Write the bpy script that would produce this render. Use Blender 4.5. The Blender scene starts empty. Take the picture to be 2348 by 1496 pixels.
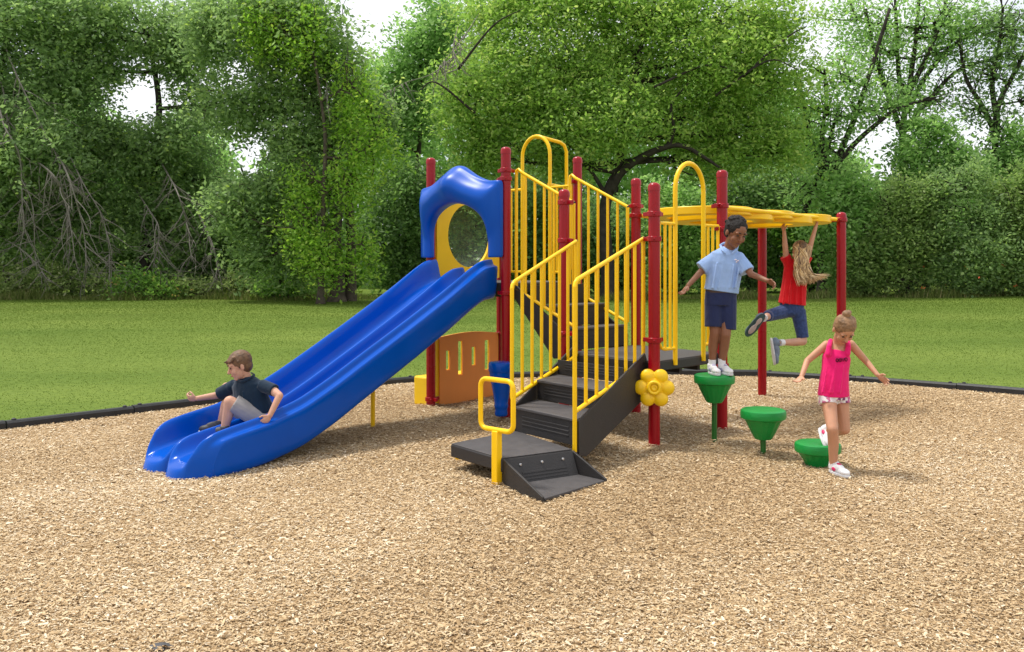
import bpy, bmesh, math, random
import numpy as np
from mathutils import Vector, Matrix, noise as mnoise

rnd = random.Random(7)
RNG = np.random.default_rng(11)
scene = bpy.context.scene
COL = scene.collection

# ------------------------------------------------------------------ camera
F, HOR, CX, HC = 2100.0, 600.0, 1174.0, 1.62      # focal length (px of the 2348 px wide photo), horizon row, centre column, eye height
cam = bpy.data.cameras.new('camera')
camo = bpy.data.objects.new('camera', cam)
COL.objects.link(camo)
camo.location = (0, 0, HC)
camo.rotation_euler = (math.radians(90), 0, 0)
cam.sensor_width = 36.0
cam.lens = 36.0 * F / 2348.0
cam.shift_y = -(748.0 - HOR) / 2348.0
cam.clip_start = 0.1
cam.clip_end = 2000
scene.camera = camo

# ------------------------------------------------------------------ world, sun, exposure
SUN_EL, SUN_AZ = math.radians(68), math.radians(-70)     # azimuth measured from +Y (away from the camera) towards +X
world = bpy.data.worlds.new('World')
scene.world = world
world.use_nodes = True
wn, wl = world.node_tree.nodes, world.node_tree.links
wn.clear()
w_out = wn.new('ShaderNodeOutputWorld')
w_bg = wn.new('ShaderNodeBackground')
w_bg.inputs['Strength'].default_value = 0.1
w_sky = wn.new('ShaderNodeTexSky')
w_sky.sky_type = 'NISHITA'
w_sky.sun_disc = False
w_sky.sun_elevation = SUN_EL
w_sky.sun_rotation = SUN_AZ
w_tc = wn.new('ShaderNodeTexCoord')
w_map = wn.new('ShaderNodeMapping')
w_map.inputs['Scale'].default_value = (1.0, 1.0, 2.2)
w_noi = wn.new('ShaderNodeTexNoise')
w_noi.inputs['Scale'].default_value = 2.6
w_noi.inputs['Detail'].default_value = 7
w_noi.inputs['Roughness'].default_value = 0.55
w_ramp = wn.new('ShaderNodeValToRGB')
w_ramp.color_ramp.elements[0].position = 0.30
w_ramp.color_ramp.elements[0].color = (0.35, 0.35, 0.35, 1)
w_ramp.color_ramp.elements[1].position = 0.50
w_ramp.color_ramp.elements[1].color = (1, 1, 1, 1)
w_mix = wn.new('ShaderNodeMixRGB')
w_mix.inputs['Color2'].default_value = (8.7, 8.85, 9.2, 1)
wl.new(w_tc.outputs['Generated'], w_map.inputs['Vector'])
wl.new(w_map.outputs['Vector'], w_noi.inputs['Vector'])
wl.new(w_noi.outputs['Fac'], w_ramp.inputs['Fac'])
wl.new(w_ramp.outputs['Color'], w_mix.inputs['Fac'])
wl.new(w_sky.outputs['Color'], w_mix.inputs['Color1'])
wl.new(w_mix.outputs['Color'], w_bg.inputs['Color'])
wl.new(w_bg.outputs['Background'], w_out.inputs['Surface'])

sun = bpy.data.lights.new('sun', 'SUN')
suno = bpy.data.objects.new('sun', sun)
COL.objects.link(suno)
sun.energy = 2.9
sun.angle = math.radians(9)
sun.color = (1.0, 0.955, 0.88)
sd = Vector((math.sin(SUN_AZ) * math.cos(SUN_EL), math.cos(SUN_AZ) * math.cos(SUN_EL), math.sin(SUN_EL)))
suno.rotation_euler = sd.to_track_quat('Z', 'Y').to_euler()
suno.location = (0, 0, 30)

scene.view_settings.view_transform = 'Standard'
scene.view_settings.look = 'None'
scene.view_settings.exposure = 0.42
scene.view_settings.gamma = 1.0

# ------------------------------------------------------------------ helpers
def px(x, y, Y):
    """point seen at photo pixel (x, y) that stands at depth Y"""
    return np.array([(x - CX) * Y / F, Y, HC - (y - HOR) * Y / F])

def gp(x, y, h=0.0):
    """point seen at photo pixel (x, y) lying at height h"""
    Y = F * (HC - h) / (y - HOR)
    return np.array([(x - CX) * Y / F, Y, h])

def V(*a):
    return np.array(a, float)

def unit(v):
    v = np.asarray(v, float)
    return v / (np.linalg.norm(v) + 1e-12)

class MB:
    def __init__(self):
        self.v, self.f, self.n = [], [], 0
    def add(self, verts, faces):
        o = self.n
        self.v.extend([tuple(map(float, p)) for p in verts])
        self.f.extend([tuple(i + o for i in q) for q in faces])
        self.n += len(verts)
        return self
    def tube(self, pts, r, seg=10, caps=True, round_end=False):
        pts = [np.asarray(p, float) for p in pts]
        n = len(pts)
        rr = [r] * n if np.isscalar(r) else list(r)
        tan = []
        for i in range(n):
            a = pts[max(i - 1, 0)]; b = pts[min(i + 1, n - 1)]
            tan.append(unit(b - a))
        ref = np.array([0, 0, 1.0]) if abs(tan[0][2]) < 0.9 else np.array([1.0, 0, 0])
        nrm = unit(np.cross(tan[0], ref))
        verts, faces = [], []
        for i in range(n):
            t = tan[i]
            nrm = unit(nrm - t * np.dot(nrm, t))
            bi = np.cross(t, nrm)
            for k in range(seg):
                a = 2 * math.pi * k / seg
                verts.append(pts[i] + rr[i] * (math.cos(a) * nrm + math.sin(a) * bi))
        for i in range(n - 1):
            for k in range(seg):
                k2 = (k + 1) % seg
                faces.append((i * seg + k, i * seg + k2, (i + 1) * seg + k2, (i + 1) * seg + k))
        if caps:
            faces.append(tuple(range(seg - 1, -1, -1)))
            faces.append(tuple((n - 1) * seg + k for k in range(seg)))
        return self.add(verts, faces)
    def box(self, c, ax, ay, az, hx, hy, hz):
        c, ax, ay, az = (np.asarray(q, float) for q in (c, ax, ay, az))
        vs = []
        for sz in (-1, 1):
            for sx, sy in ((-1, -1), (1, -1), (1, 1), (-1, 1)):
                vs.append(c + ax * hx * sx + ay * hy * sy + az * hz * sz)
        return self.add(vs, [(3, 2, 1, 0), (4, 5, 6, 7), (0, 1, 5, 4), (1, 2, 6, 5), (2, 3, 7, 6), (3, 0, 4, 7)])
    def prism(self, poly, ext):
        poly = [np.asarray(p, float) for p in poly]
        ext = np.asarray(ext, float)
        n = len(poly)
        vs = poly + [p + ext for p in poly]
        fs = [tuple(range(n - 1, -1, -1)), tuple(range(n, 2 * n))]
        for i in range(n):
            j = (i + 1) % n
            fs.append((i, j, n + j, n + i))
        return self.add(vs, fs)
    def lathe(self, prof, c, seg=24, axis=(0, 0, 1)):
        axis = unit(axis)
        ref = np.array([1.0, 0, 0]) if abs(axis[0]) < 0.9 else np.array([0, 1.0, 0])
        a1 = unit(np.cross(axis, ref)); a2 = np.cross(axis, a1)
        c = np.asarray(c, float)
        vs, fs = [], []
        for r, z in prof:
            for k in range(seg):
                a = 2 * math.pi * k / seg
                vs.append(c + axis * z + r * (math.cos(a) * a1 + math.sin(a) * a2))
        n = len(prof)
        for i in range(n - 1):
            for k in range(seg):
                k2 = (k + 1) % seg
                fs.append((i * seg + k, i * seg + k2, (i + 1) * seg + k2, (i + 1) * seg + k))
        fs.append(tuple(range(seg - 1, -1, -1)))
        fs.append(tuple((n - 1) * seg + k for k in range(seg)))
        return self.add(vs, fs)
    def capsule(self, a, b, ra, rb, seg=12):
        a, b = np.asarray(a, float), np.asarray(b, float)
        d = b - a; L = np.linalg.norm(d)
        ax = d / L if L > 1e-6 else np.array([0, 0, 1.0])
        prof = []
        for q in (-80, -50, -20):
            q = math.radians(q); prof.append((ra * math.cos(q), ra * math.sin(q)))
        prof.append((ra, 0.0)); prof.append((rb, L))
        for q in (20, 50, 80):
            q = math.radians(q); prof.append((rb * math.cos(q), L + rb * math.sin(q)))
        return self.lathe(prof, a, seg, ax)
    def cone(self, a, b, ra, rb, seg=16):
        a, b = np.asarray(a, float), np.asarray(b, float)
        return self.lathe([(ra, 0), (rb, np.linalg.norm(b - a))], a, seg, b - a)
    def ell(self, c, r, axes=None, seg=16, rings=10):
        c = np.asarray(c, float)
        if axes is None: axes = (V(1, 0, 0), V(0, 1, 0), V(0, 0, 1))
        vs, fs = [], []
        for i in range(1, rings):
            th = math.pi * i / rings
            for k in range(seg):
                a = 2 * math.pi * k / seg
                vs.append(c + axes[0] * r[0] * math.sin(th) * math.cos(a) + axes[1] * r[1] * math.sin(th) * math.sin(a) + axes[2] * r[2] * math.cos(th))
        for i in range(rings - 2):
            for k in range(seg):
                k2 = (k + 1) % seg
                fs.append((i * seg + k, (i + 1) * seg + k, (i + 1) * seg + k2, i * seg + k2))
        top = len(vs); vs.append(c + axes[2] * r[2]); bot = len(vs); vs.append(c - axes[2] * r[2])
        for k in range(seg):
            k2 = (k + 1) % seg
            fs.append((top, k, k2)); fs.append((bot, (rings - 2) * seg + k2, (rings - 2) * seg + k))
        return self.add(vs, fs)

def origin_of(parent):
    o = V(0, 0, 0)
    while parent is not None:
        o = o + np.array(parent.location); parent = parent.parent
    return o

def finish(name, me, mat, parent=None, angle=38, bevel=0, sub=0, solid=0, smooth=True):
    me.name = name
    if mat is not None: me.materials.append(mat)
    if smooth:
        me.polygons.foreach_set('use_smooth', np.ones(len(me.polygons), dtype=bool))
        if angle is not None and angle < 179:
            me.set_sharp_from_angle(angle=math.radians(angle))
    o = bpy.data.objects.new(name, me)
    COL.objects.link(o)
    if parent is not None:
        o.parent = parent
    if solid:
        m = o.modifiers.new('thickness', 'SOLIDIFY'); m.thickness = solid; m.offset = -1
    if bevel:
        m = o.modifiers.new('bevel', 'BEVEL'); m.width = bevel; m.segments = 2; m.limit_method = 'ANGLE'; m.angle_limit = math.radians(40)
    if sub:
        m = o.modifiers.new('subdivision', 'SUBSURF'); m.levels = sub; m.render_levels = sub
    return o

def build(mb, name, mat, parent=None, **kw):
    off = origin_of(parent)
    me = bpy.data.meshes.new(name)
    me.from_pydata([tuple(np.array(p) - off) for p in mb.v], [], mb.f)
    me.validate(); me.update()
    bm = bmesh.new(); bm.from_mesh(me)
    bmesh.ops.recalc_face_normals(bm, faces=bm.faces)
    bm.to_mesh(me); bm.free()
    return finish(name, me, mat, parent, **kw)

def fuse(mb, name, mat, parent=None, voxel=0.005, it=4, fac=0.5, angle=None):
    """one continuous skin grown over overlapping tapered limbs"""
    off = origin_of(parent)
    me = bpy.data.meshes.new(name)
    me.from_pydata([tuple(np.array(p) - off) for p in mb.v], [], mb.f)
    bm = bmesh.new(); bm.from_mesh(me)
    bmesh.ops.recalc_face_normals(bm, faces=bm.faces)
    bm.to_mesh(me); bm.free()
    tmp = bpy.data.objects.new('tmp', me); COL.objects.link(tmp)
    m = tmp.modifiers.new('r', 'REMESH'); m.mode = 'VOXEL'; m.voxel_size = voxel
    s = tmp.modifiers.new('s', 'SMOOTH'); s.factor = fac; s.iterations = it
    dg = bpy.context.evaluated_depsgraph_get()
    me2 = bpy.data.meshes.new_from_object(tmp.evaluated_get(dg))
    bpy.data.objects.remove(tmp); bpy.data.meshes.remove(me)
    me2.materials.clear()
    return finish(name, me2, mat, parent, angle=angle)

def raw_mesh(name, verts, faces, tint=None):
    """verts (N,3) and equal-sized faces (M,k) straight into a mesh"""
    me = bpy.data.meshes.new(name)
    M, k = faces.shape
    me.vertices.add(len(verts)); me.vertices.foreach_set('co', np.ascontiguousarray(verts, dtype=np.float32).ravel())
    me.loops.add(M * k); me.loops.foreach_set('vertex_index', np.ascontiguousarray(faces, dtype=np.int32).ravel())
    me.polygons.add(M); me.polygons.foreach_set('loop_start', np.arange(0, M * k, k, dtype=np.int32))
    me.update(calc_edges=True)
    if tint is not None:
        a = me.attributes.new('tint', 'FLOAT', 'FACE'); a.data.foreach_set('value', np.ascontiguousarray(tint, dtype=np.float32))
    return me

def empty(name, loc, label=None, cat=None, group=None):
    o = bpy.data.objects.new(name, None)
    COL.objects.link(o)
    o.location = tuple(float(q) for q in loc)
    o.empty_display_size = 0.2
    return tag(o, label, cat, group)

def tag(o, label=None, cat=None, group=None, kind=None):
    if label: o['label'] = label
    if cat: o['category'] = cat
    if group: o['group'] = group
    if kind: o['kind'] = kind
    return o

# ------------------------------------------------------------------ materials
def new_mat(name):
    m = bpy.data.materials.new(name); m.use_nodes = True
    nt = m.node_tree
    return m, nt, nt.nodes['Principled BSDF']

def mat(name, col, rough=0.5, spec=0.5, var=0.08, scale=6.0, bump=0.0, bscale=60.0, coat=0.0, metal=0.0, sheen=0.0):
    m, nt, b = new_mat(name)
    b.inputs['Roughness'].default_value = rough
    b.inputs['Specular IOR Level'].default_value = spec
    b.inputs['Metallic'].default_value = metal
    if coat: b.inputs['Coat Weight'].default_value = coat; b.inputs['Coat Roughness'].default_value = 0.15
    if sheen: b.inputs['Sheen Weight'].default_value = sheen
    tc = nt.nodes.new('ShaderNodeTexCoord')
    n = nt.nodes.new('ShaderNodeTexNoise'); n.inputs['Scale'].default_value = scale; n.inputs['Detail'].default_value = 6
    nt.links.new(tc.outputs['Object'], n.inputs['Vector'])
    r = nt.nodes.new('ShaderNodeValToRGB')
    r.color_ramp.elements[0].position = 0.3; r.color_ramp.elements[1].position = 0.7
    r.color_ramp.elements[0].color = tuple(c * (1 - var) for c in col) + (1,)
    r.color_ramp.elements[1].color = tuple(min(1, c * (1 + var)) for c in col) + (1,)
    nt.links.new(n.outputs['Fac'], r.inputs['Fac'])
    nt.links.new(r.outputs['Color'], b.inputs['Base Color'])
    rr = nt.nodes.new('ShaderNodeMapRange')
    rr.inputs['To Min'].default_value = max(0, rough - 0.08); rr.inputs['To Max'].default_value = min(1, rough + 0.08)
    nt.links.new(n.outputs['Fac'], rr.inputs['Value']); nt.links.new(rr.outputs['Result'], b.inputs['Roughness'])
    if bump:
        n2 = nt.nodes.new('ShaderNodeTexNoise'); n2.inputs['Scale'].default_value = bscale; n2.inputs['Detail'].default_value = 4
        nt.links.new(tc.outputs['Object'], n2.inputs['Vector'])
        bp = nt.nodes.new('ShaderNodeBump'); bp.inputs['Strength'].default_value = bump; bp.inputs['Distance'].default_value = 0.01
        nt.links.new(n2.outputs['Fac'], bp.inputs['Height']); nt.links.new(bp.outputs['Normal'], b.inputs['Normal'])
    return m

def ramp_mat(name, stops, rough=0.6, spec=0.3, transl=0.0, attr='tint', noise_scale=None):
    """colour by the per-face random 'tint' attribute (leaf, chip and blade variety)"""
    m, nt, b = new_mat(name)
    a = nt.nodes.new('ShaderNodeAttribute'); a.attribute_name = attr
    r = nt.nodes.new('ShaderNodeValToRGB')
    while len(r.color_ramp.elements) < len(stops): r.color_ramp.elements.new(0.5)
    for e, (p, c) in zip(r.color_ramp.elements, stops): e.position = p; e.color = tuple(c) + (1,)
    nt.links.new(a.outputs['Fac'], r.inputs['Fac'])
    nt.links.new(r.outputs['Color'], b.inputs['Base Color'])
    b.inputs['Roughness'].default_value = rough; b.inputs['Specular IOR Level'].default_value = spec
    if transl:
        t = nt.nodes.new('ShaderNodeBsdfTranslucent')
        hs = nt.nodes.new('ShaderNodeHueSaturation'); hs.inputs['Value'].default_value = 1.25; hs.inputs['Saturation'].default_value = 1.08
        nt.links.new(r.outputs['Color'], hs.inputs['Color']); nt.links.new(hs.outputs['Color'], t.inputs['Color'])
        mx = nt.nodes.new('ShaderNodeMixShader'); mx.inputs['Fac'].default_value = transl
        nt.links.new(b.outputs['BSDF'], mx.inputs[1]); nt.links.new(t.outputs['BSDF'], mx.inputs[2])
        nt.links.new(mx.outputs['Shader'], nt.nodes['Material Output'].inputs['Surface'])
    return m

RED = mat('red_powder_coat', (0.31, 0.0014, 0.009), 0.26, 0.35, 0.05, 3)
YEL = mat('yellow_powder_coat', (0.97, 0.585, 0.005), 0.32, 0.35, 0.04, 4)
YPL = mat('yellow_plastic', (0.92, 0.58, 0.004), 0.38, 0.5, 0.04, 5)
BLUE = mat('blue_rotomoulded_plastic', (0.0003, 0.074, 0.44), 0.18, 0.19, 0.06, 3.0, bump=0.02, bscale=25)
ORG = mat('orange_plastic', (0.80, 0.275, 0.05), 0.5, 0.4, 0.05, 4)
GRN = mat('green_plastic', (0.004, 0.25, 0.042), 0.38, 0.4, 0.08, 6, bump=0.35, bscale=55)
GRN2 = mat('green_stem_paint', (0.01, 0.12, 0.012), 0.4, 0.5, 0.08, 6)
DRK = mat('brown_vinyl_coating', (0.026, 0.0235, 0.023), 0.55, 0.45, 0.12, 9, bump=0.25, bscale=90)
DRKTOP = mat('brown_vinyl_tread', (0.068, 0.063, 0.064), 0.6, 0.45, 0.14, 12, bump=0.3, bscale=120)  # top faces of decks and treads, paler than the sides
BLK = mat('black_recycled_plastic', (0.022, 0.023, 0.024), 0.55, 0.4, 0.25, 8, bump=0.3, bscale=40)
STEEL = mat('bolt_steel', (0.55, 0.55, 0.56), 0.3, 0.5, 0.05, 10, metal=0.9)
BARK = mat('bark', (0.085, 0.068, 0.052), 0.9, 0.2, 0.45, 5, bump=0.9, bscale=14)
BARKD = mat('dark_bark', (0.040, 0.033, 0.028), 0.9, 0.2, 0.4, 5, bump=0.9, bscale=14)  # bark in a darker brown tone
BARKG = mat('grey_dead_wood', (0.20, 0.18, 0.155), 0.9, 0.2, 0.3, 5, bump=0.6, bscale=14)

# ------------------------------------------------------------------ ground: lawn sheet, mulch bed
def lawn_material():
    m, nt, b = new_mat('lawn_turf')
    tc = nt.nodes.new('ShaderNodeTexCoord')
    def noise(sc, det, stretch=None):
        n = nt.nodes.new('ShaderNodeTexNoise'); n.inputs['Scale'].default_value = sc; n.inputs['Detail'].default_value = det
        src = tc.outputs['Object']
        if stretch:
            mp = nt.nodes.new('ShaderNodeMapping'); mp.inputs['Scale'].default_value = stretch
            nt.links.new(src, mp.inputs['Vector']); src = mp.outputs['Vector']
        nt.links.new(src, n.inputs['Vector']); return n
    big = noise(0.22, 5, (0.6, 1.6, 1)); fine = noise(9, 8)
    r1 = nt.nodes.new('ShaderNodeValToRGB')
    e = r1.color_ramp.elements
    e[0].position = 0.32; e[0].color = (0.095, 0.150, 0.020, 1)
    e[1].position = 0.68; e[1].color = (0.145, 0.200, 0.034, 1)
    nt.links.new(big.outputs['Fac'], r1.inputs['Fac'])
    r2 = nt.nodes.new('ShaderNodeValToRGB')
    e = r2.color_ramp.elements
    e[0].position = 0.3; e[0].color = (0.75, 0.8, 0.7, 1); e[1].position = 0.7; e[1].color = (1.2, 1.15, 1.15, 1)
    nt.links.new(fine.outputs['Fac'], r2.inputs['Fac'])
    mx = nt.nodes.new('ShaderNodeMixRGB'); mx.blend_type = 'MULTIPLY'; mx.inputs['Fac'].default_value = 0.8
    nt.links.new(r1.outputs['Color'], mx.inputs['Color1']); nt.links.new(r2.outputs['Color'], mx.inputs['Color2'])
    nt.links.new(mx.outputs['Color'], b.inputs['Base Color'])
    b.inputs['Roughness'].default_value = 0.9; b.inputs['Specular IOR Level'].default_value = 0.15
    bp = nt.nodes.new('ShaderNodeBump'); bp.inputs['Strength'].default_value = 0.6; bp.inputs['Distance'].default_value = 0.05
    nt.links.new(fine.outputs['Fac'], bp.inputs['Height']); nt.links.new(bp.outputs['Normal'], b.inputs['Normal'])
    return m

def mulch_material():
    m, nt, b = new_mat('wood_fibre_bed')
    tc = nt.nodes.new('ShaderNodeTexCoord')
    vor = nt.nodes.new('ShaderNodeTexVoronoi'); vor.inputs['Scale'].default_value = 55
    mp = nt.nodes.new('ShaderNodeMapping'); mp.inputs['Scale'].default_value = (1.0, 1.5, 1.0)
    nt.links.new(tc.outputs['Object'], mp.inputs['Vector']); nt.links.new(mp.outputs['Vector'], vor.inputs['Vector'])
    sep = nt.nodes.new('ShaderNodeSeparateColor'); nt.links.new(vor.outputs['Color'], sep.inputs['Color'])
    r = nt.nodes.new('ShaderNodeValToRGB')
    while len(r.color_ramp.elements) < 4: r.color_ramp.elements.new(0.5)
    for e, (p, c) in zip(r.color_ramp.elements, ((0.0, (0.10, 0.058, 0.024)), (0.35, (0.26, 0.165, 0.078)), (0.75, (0.42, 0.285, 0.145)), (1.0, (0.62, 0.50, 0.34)))):
        e.position = p; e.color = c + (1,)
    nt.links.new(sep.outputs['Red'], r.inputs['Fac'])
    nt.links.new(r.outputs['Color'], b.inputs['Base Color'])
    b.inputs['Roughness'].default_value = 0.9; b.inputs['Specular IOR Level'].default_value = 0.15
    bp = nt.nodes.new('ShaderNodeBump'); bp.inputs['Strength'].default_value = 0.8; bp.inputs['Distance'].default_value = 0.012
    nt.links.new(sep.outputs['Green'], bp.inputs['Height']); nt.links.new(bp.outputs['Normal'], b.inputs['Normal'])
    return m

EDGE = [(-9.4, 3.0), (-8.6, 4.6), (-7.7, 6.0), (-6.6, 7.2), (-4.91, 8.79), (-3.78, 9.98), (-2.8, 11.0), (-1.73, 11.95), (-1.2, 12.26), (0.2, 12.8), (2.36, 13.0), (3.82, 12.8),
        (5.0, 12.0), (6.18, 11.05), (7.3, 9.95), (8.3, 8.5), (9.1, 6.9), (9.7, 5.0), (10.0, 3.0)]
EX = np.array([p[0] for p in EDGE]); EY = np.array([p[1] for p in EDGE])
def edge_y(x): return np.interp(x, EX, EY)

def rise(y, x):
    """the lawn lifts a little towards the wood on the right"""
    t = np.clip((y - 14) / 22.0, 0, 1)
    t = t * t * (3 - 2 * t)
    return t * (0.16 + 0.14 * np.clip((x - 6) / 14.0, 0, 1))

# lawn: one sheet out to the horizon
gx = np.concatenate([[-900, -300, -120, -60], np.arange(-40, 41, 2.0), [60, 120, 300, 900]])
gy = np.concatenate([[-200, -40, -12], np.arange(0, 80, 2.0), [100, 160, 400, 1500]])
XX, YY = np.meshgrid(gx, gy, indexing='ij')
vv = np.stack([XX.ravel(), YY.ravel(), rise(YY, XX).ravel()], 1)
ny = len(gy)
ii, jj = np.meshgrid(np.arange(len(gx) - 1), np.arange(ny - 1), indexing='ij')
q = (ii * ny + jj).ravel()
ff = np.stack([q, q + ny, q + ny + 1, q + 1], 1)
lawn = finish('lawn', raw_mesh('lawn', vv, ff), lawn_material(), angle=None)
tag(lawn, 'mown green lawn running back to the wood', 'lawn', kind='structure')

# mulch bed
HEAPS = [(-0.897, 10.125), (-0.062, 9.29), (0.722, 10.10), (-0.135, 10.93), (0.5, 8.77), (1.297, 9.58), (1.228, 7.91), (2.0, 8.72), (2.97, 10.87), (3.65, 10.15), (1.79, 8.1), (2.07, 7.56), (-0.11, 6.52), (-1.33, 8.77)]
def mulch_z(x, y):
    z = 0.022 + 0.012 * np.sin(1.7 * x + 0.6 * y) * np.sin(1.3 * y - 0.4 * x + 1.1) + 0.007 * np.sin(4.1 * x + 2.0) * np.sin(3.7 * y)
    for hx, hy in HEAPS:                                   # chips heaped a little round every foot
        z = z + 0.026 * np.exp(-((x - hx) ** 2 + (y - hy) ** 2) / 0.022)
    z = z - 0.018 * np.exp(-((x + 2.75) ** 2 + (y - 6.7) ** 2) / 0.25) + 0.02 * np.exp(-((x + 3.2) ** 2 + (y - 6.0) ** 2) / 0.2)
    d = np.clip((edge_y(x) - y) / 0.5, 0, 1)
    return 0.006 + (z - 0.006) * d
mxs = np.concatenate([np.arange(-9.3, 9.95, 0.12)])
NT = 150
mv = []
for x in mxs:
    yb = float(edge_y(x))
    ys = np.linspace(-5, yb, NT)
    mv.append(np.stack([np.full(NT, x), ys, mulch_z(np.full(NT, x), ys)], 1))
mv = np.concatenate(mv)
ii, jj = np.meshgrid(np.arange(len(mxs) - 1), np.arange(NT - 1), indexing='ij')
q = (ii * NT + jj).ravel()
ff = np.stack([q, q + NT, q + NT + 1, q + 1], 1)
mulch = finish('mulch_bed', raw_mesh('mulch_bed', mv, ff), mulch_material(), angle=None)
tag(mulch, 'tan wood-fibre safety surface under the play equipment', 'mulch', kind='structure')

# loose chips: tilted little slabs with a ridge, sized like the real ones
def scatter_chips():
    n_all = []
    # denser nearer the eye
    def zone(y0, y1, dens, xpad=1.38):
        n = int(dens * (y1 - y0) * (y0 + y1) * 0.5 * 1.12 * xpad)
        y = np.sqrt(RNG.uniform(y0 * y0, y1 * y1, n))
        x = RNG.uniform(-0.56 * xpad, 0.56 * xpad, n) * y
        return np.stack([x, y], 1)
    P = np.concatenate([zone(3.0, 5.0, 17500), zone(5.0, 8.0, 11000), zone(8.0, 13.0, 5000)])
    P = P[P[:, 1] < edge_y(P[:, 0]) - 0.08]
    st = [gp(1150, 1052, 0.22)[:2], gp(1246, 1146, 0.035)[:2], gp(1390, 1104, 0.035)[:2], gp(1313, 1031, 0.22)[:2]]      # keep the entry step clear
    inside = np.ones(len(P), bool)
    for i in range(4):
        a, b = st[i], st[(i + 1) % 4]
        inside &= ((b[0] - a[0]) * (P[:, 1] - a[1]) - (b[1] - a[1]) * (P[:, 0] - a[0])) > 0
    P = P[~inside]
    n = len(P)
    L = RNG.gamma(3.2, 0.0035, n).clip(0.006, 0.046)
    Wd = L * RNG.uniform(0.22, 0.55, n)
    far = np.clip((P[:, 1] - 6) / 6, 0, 1)
    L = L * (1 + 0.15 * far); Wd = Wd * (1 + 0.4 * far)
    a = RNG.uniform(0, 2 * math.pi, n)
    tilt = RNG.normal(0, 0.20, n); roll = RNG.normal(0, 0.26, n)
    t = np.stack([np.cos(a) * np.cos(tilt), np.sin(a) * np.cos(tilt), np.sin(tilt)], 1)
    s = np.stack([-np.sin(a) * np.cos(roll), np.cos(a) * np.cos(roll), np.sin(roll)], 1)
    nn = np.cross(t, s)
    c = np.stack([P[:, 0], P[:, 1], mulch_z(P[:, 0], P[:, 1]) + RNG.uniform(0.001, 0.013, n) + np.abs(np.sin(tilt)) * L * 0.35], 1)
    h = (Wd * 0.28)[:, None] * nn
    A = c - t * (L / 2)[:, None]; B = c + t * (L / 2)[:, None] * RNG.uniform(0.8, 1.0, n)[:, None]
    w = s * (Wd / 2)[:, None]
    vs = np.stack([A - w, B - w * 0.7, B + h * 0.8, A + h, B + w * 0.7, A + w], 1).reshape(-1, 3)
    o = np.arange(n) * 6
    fs = np.concatenate([np.stack([o, o + 1, o + 2, o + 3], 1), np.stack([o + 3, o + 2, o + 4, o + 5], 1)])
    # colour drifts slowly across the bed, as freshly raked and weathered areas do
    drift = 0.11 * np.sin(0.9 * P[:, 0] + 0.5) * np.sin(0.8 * P[:, 1]) + 0.05 * np.sin(2.3 * P[:, 0] - 1.7 * P[:, 1])
    tint = np.clip(RNG.beta(2.1, 1.9, n) + drift, 0, 1)
    me = raw_mesh('wood_chips', vs, fs, np.concatenate([tint, tint]))
    m = ramp_mat('wood_chip', [(0.0, (0.10, 0.060, 0.029)), (0.16, (0.28, 0.178, 0.086)), (0.40, (0.465, 0.322, 0.172)), (0.70, (0.60, 0.455, 0.272)), (1.0, (0.80, 0.705, 0.545))], 0.85, 0.2)
    o = finish('wood_chips', me, m, smooth=False)
    tag(o, 'loose tan wood chips covering the playground surface', 'wood chips', kind='stuff')
scatter_chips()

# grass blades on the nearer lawn
def scatter_grass():
    n = 520000
    y = 9.0 + 31 * RNG.power(1.25, n)
    x = RNG.uniform(-0.78, 0.78, n) * y
    k = (y > edge_y(x) + 0.07) | (x < EX[0]) | (x > EX[-1])
    x, y = x[k], y[k]
    ex = RNG.uniform(EX[2], EX[-3], 9000); ey = edge_y(ex) + 0.06 + np.abs(RNG.normal(0, 0.06, 9000))      # longer tufts the mower misses along the timbers
    ne = len(ex); x = np.concatenate([x, ex]); y = np.concatenate([y, ey]); n = len(x)
    far = np.clip((y - 12) / 26, 0, 1)
    h = RNG.uniform(0.006, 0.017, n) * (1 + 0.3 * far); h[-ne:] *= RNG.uniform(1.5, 4.2, ne); w = RNG.uniform(0.005, 0.010, n) * (1 + 2.2 * far)
    a = RNG.uniform(0, 2 * math.pi, n); lean = RNG.normal(0, 0.5, (n, 2)) * h[:, None]
    z = rise(y, x)
    ax = np.stack([np.cos(a) * w, np.sin(a) * w, np.zeros(n)], 1)
    c = np.stack([x, y, z - 0.004], 1)
    top = c + np.stack([lean[:, 0], lean[:, 1], h], 1)
    vs = np.stack([c - ax, c + ax, top], 1).reshape(-1, 3)
    o = np.arange(n) * 3
    fs = np.stack([o, o + 1, o + 2], 1)
    patch = 0.5 + 0.22 * np.sin(0.55 * x + 1.3) * np.sin(0.8 * y) + 0.12 * np.sin(1.9 * x - 0.6 * y)
    tint = np.clip(patch + RNG.normal(0, 0.10, n), 0, 1)
    m = ramp_mat('grass_blade', [(0.0, (0.078, 0.128, 0.018)), (0.5, (0.108, 0.164, 0.025)), (0.85, (0.138, 0.184, 0.036)), (1.0, (0.20, 0.21, 0.07))], 0.75, 0.12, 0.35)
    g = finish('grass', raw_mesh('grass', vs, fs, tint), m, smooth=False)
    tag(g, 'short mown grass blades of the lawn', 'grass', kind='stuff')
scatter_grass()

# ------------------------------------------------------------------ black border timbers round the bed
def catmull(pts, n):
    pts = [np.asarray(p, float) for p in pts]
    out = []
    P = [2 * pts[0] - pts[1]] + pts + [2 * pts[-1] - pts[-2]]
    for i in range(1, len(P) - 2):
        for k in range(n):
            t = k / n
            out.append(0.5 * ((2 * P[i]) + (-P[i - 1] + P[i + 1]) * t + (2 * P[i - 1] - 5 * P[i] + 4 * P[i + 1] - P[i + 2]) * t * t + (-P[i - 1] + 3 * P[i] - 3 * P[i + 1] + P[i + 2]) * t ** 3))
    out.append(P[-2])
    return out

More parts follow.
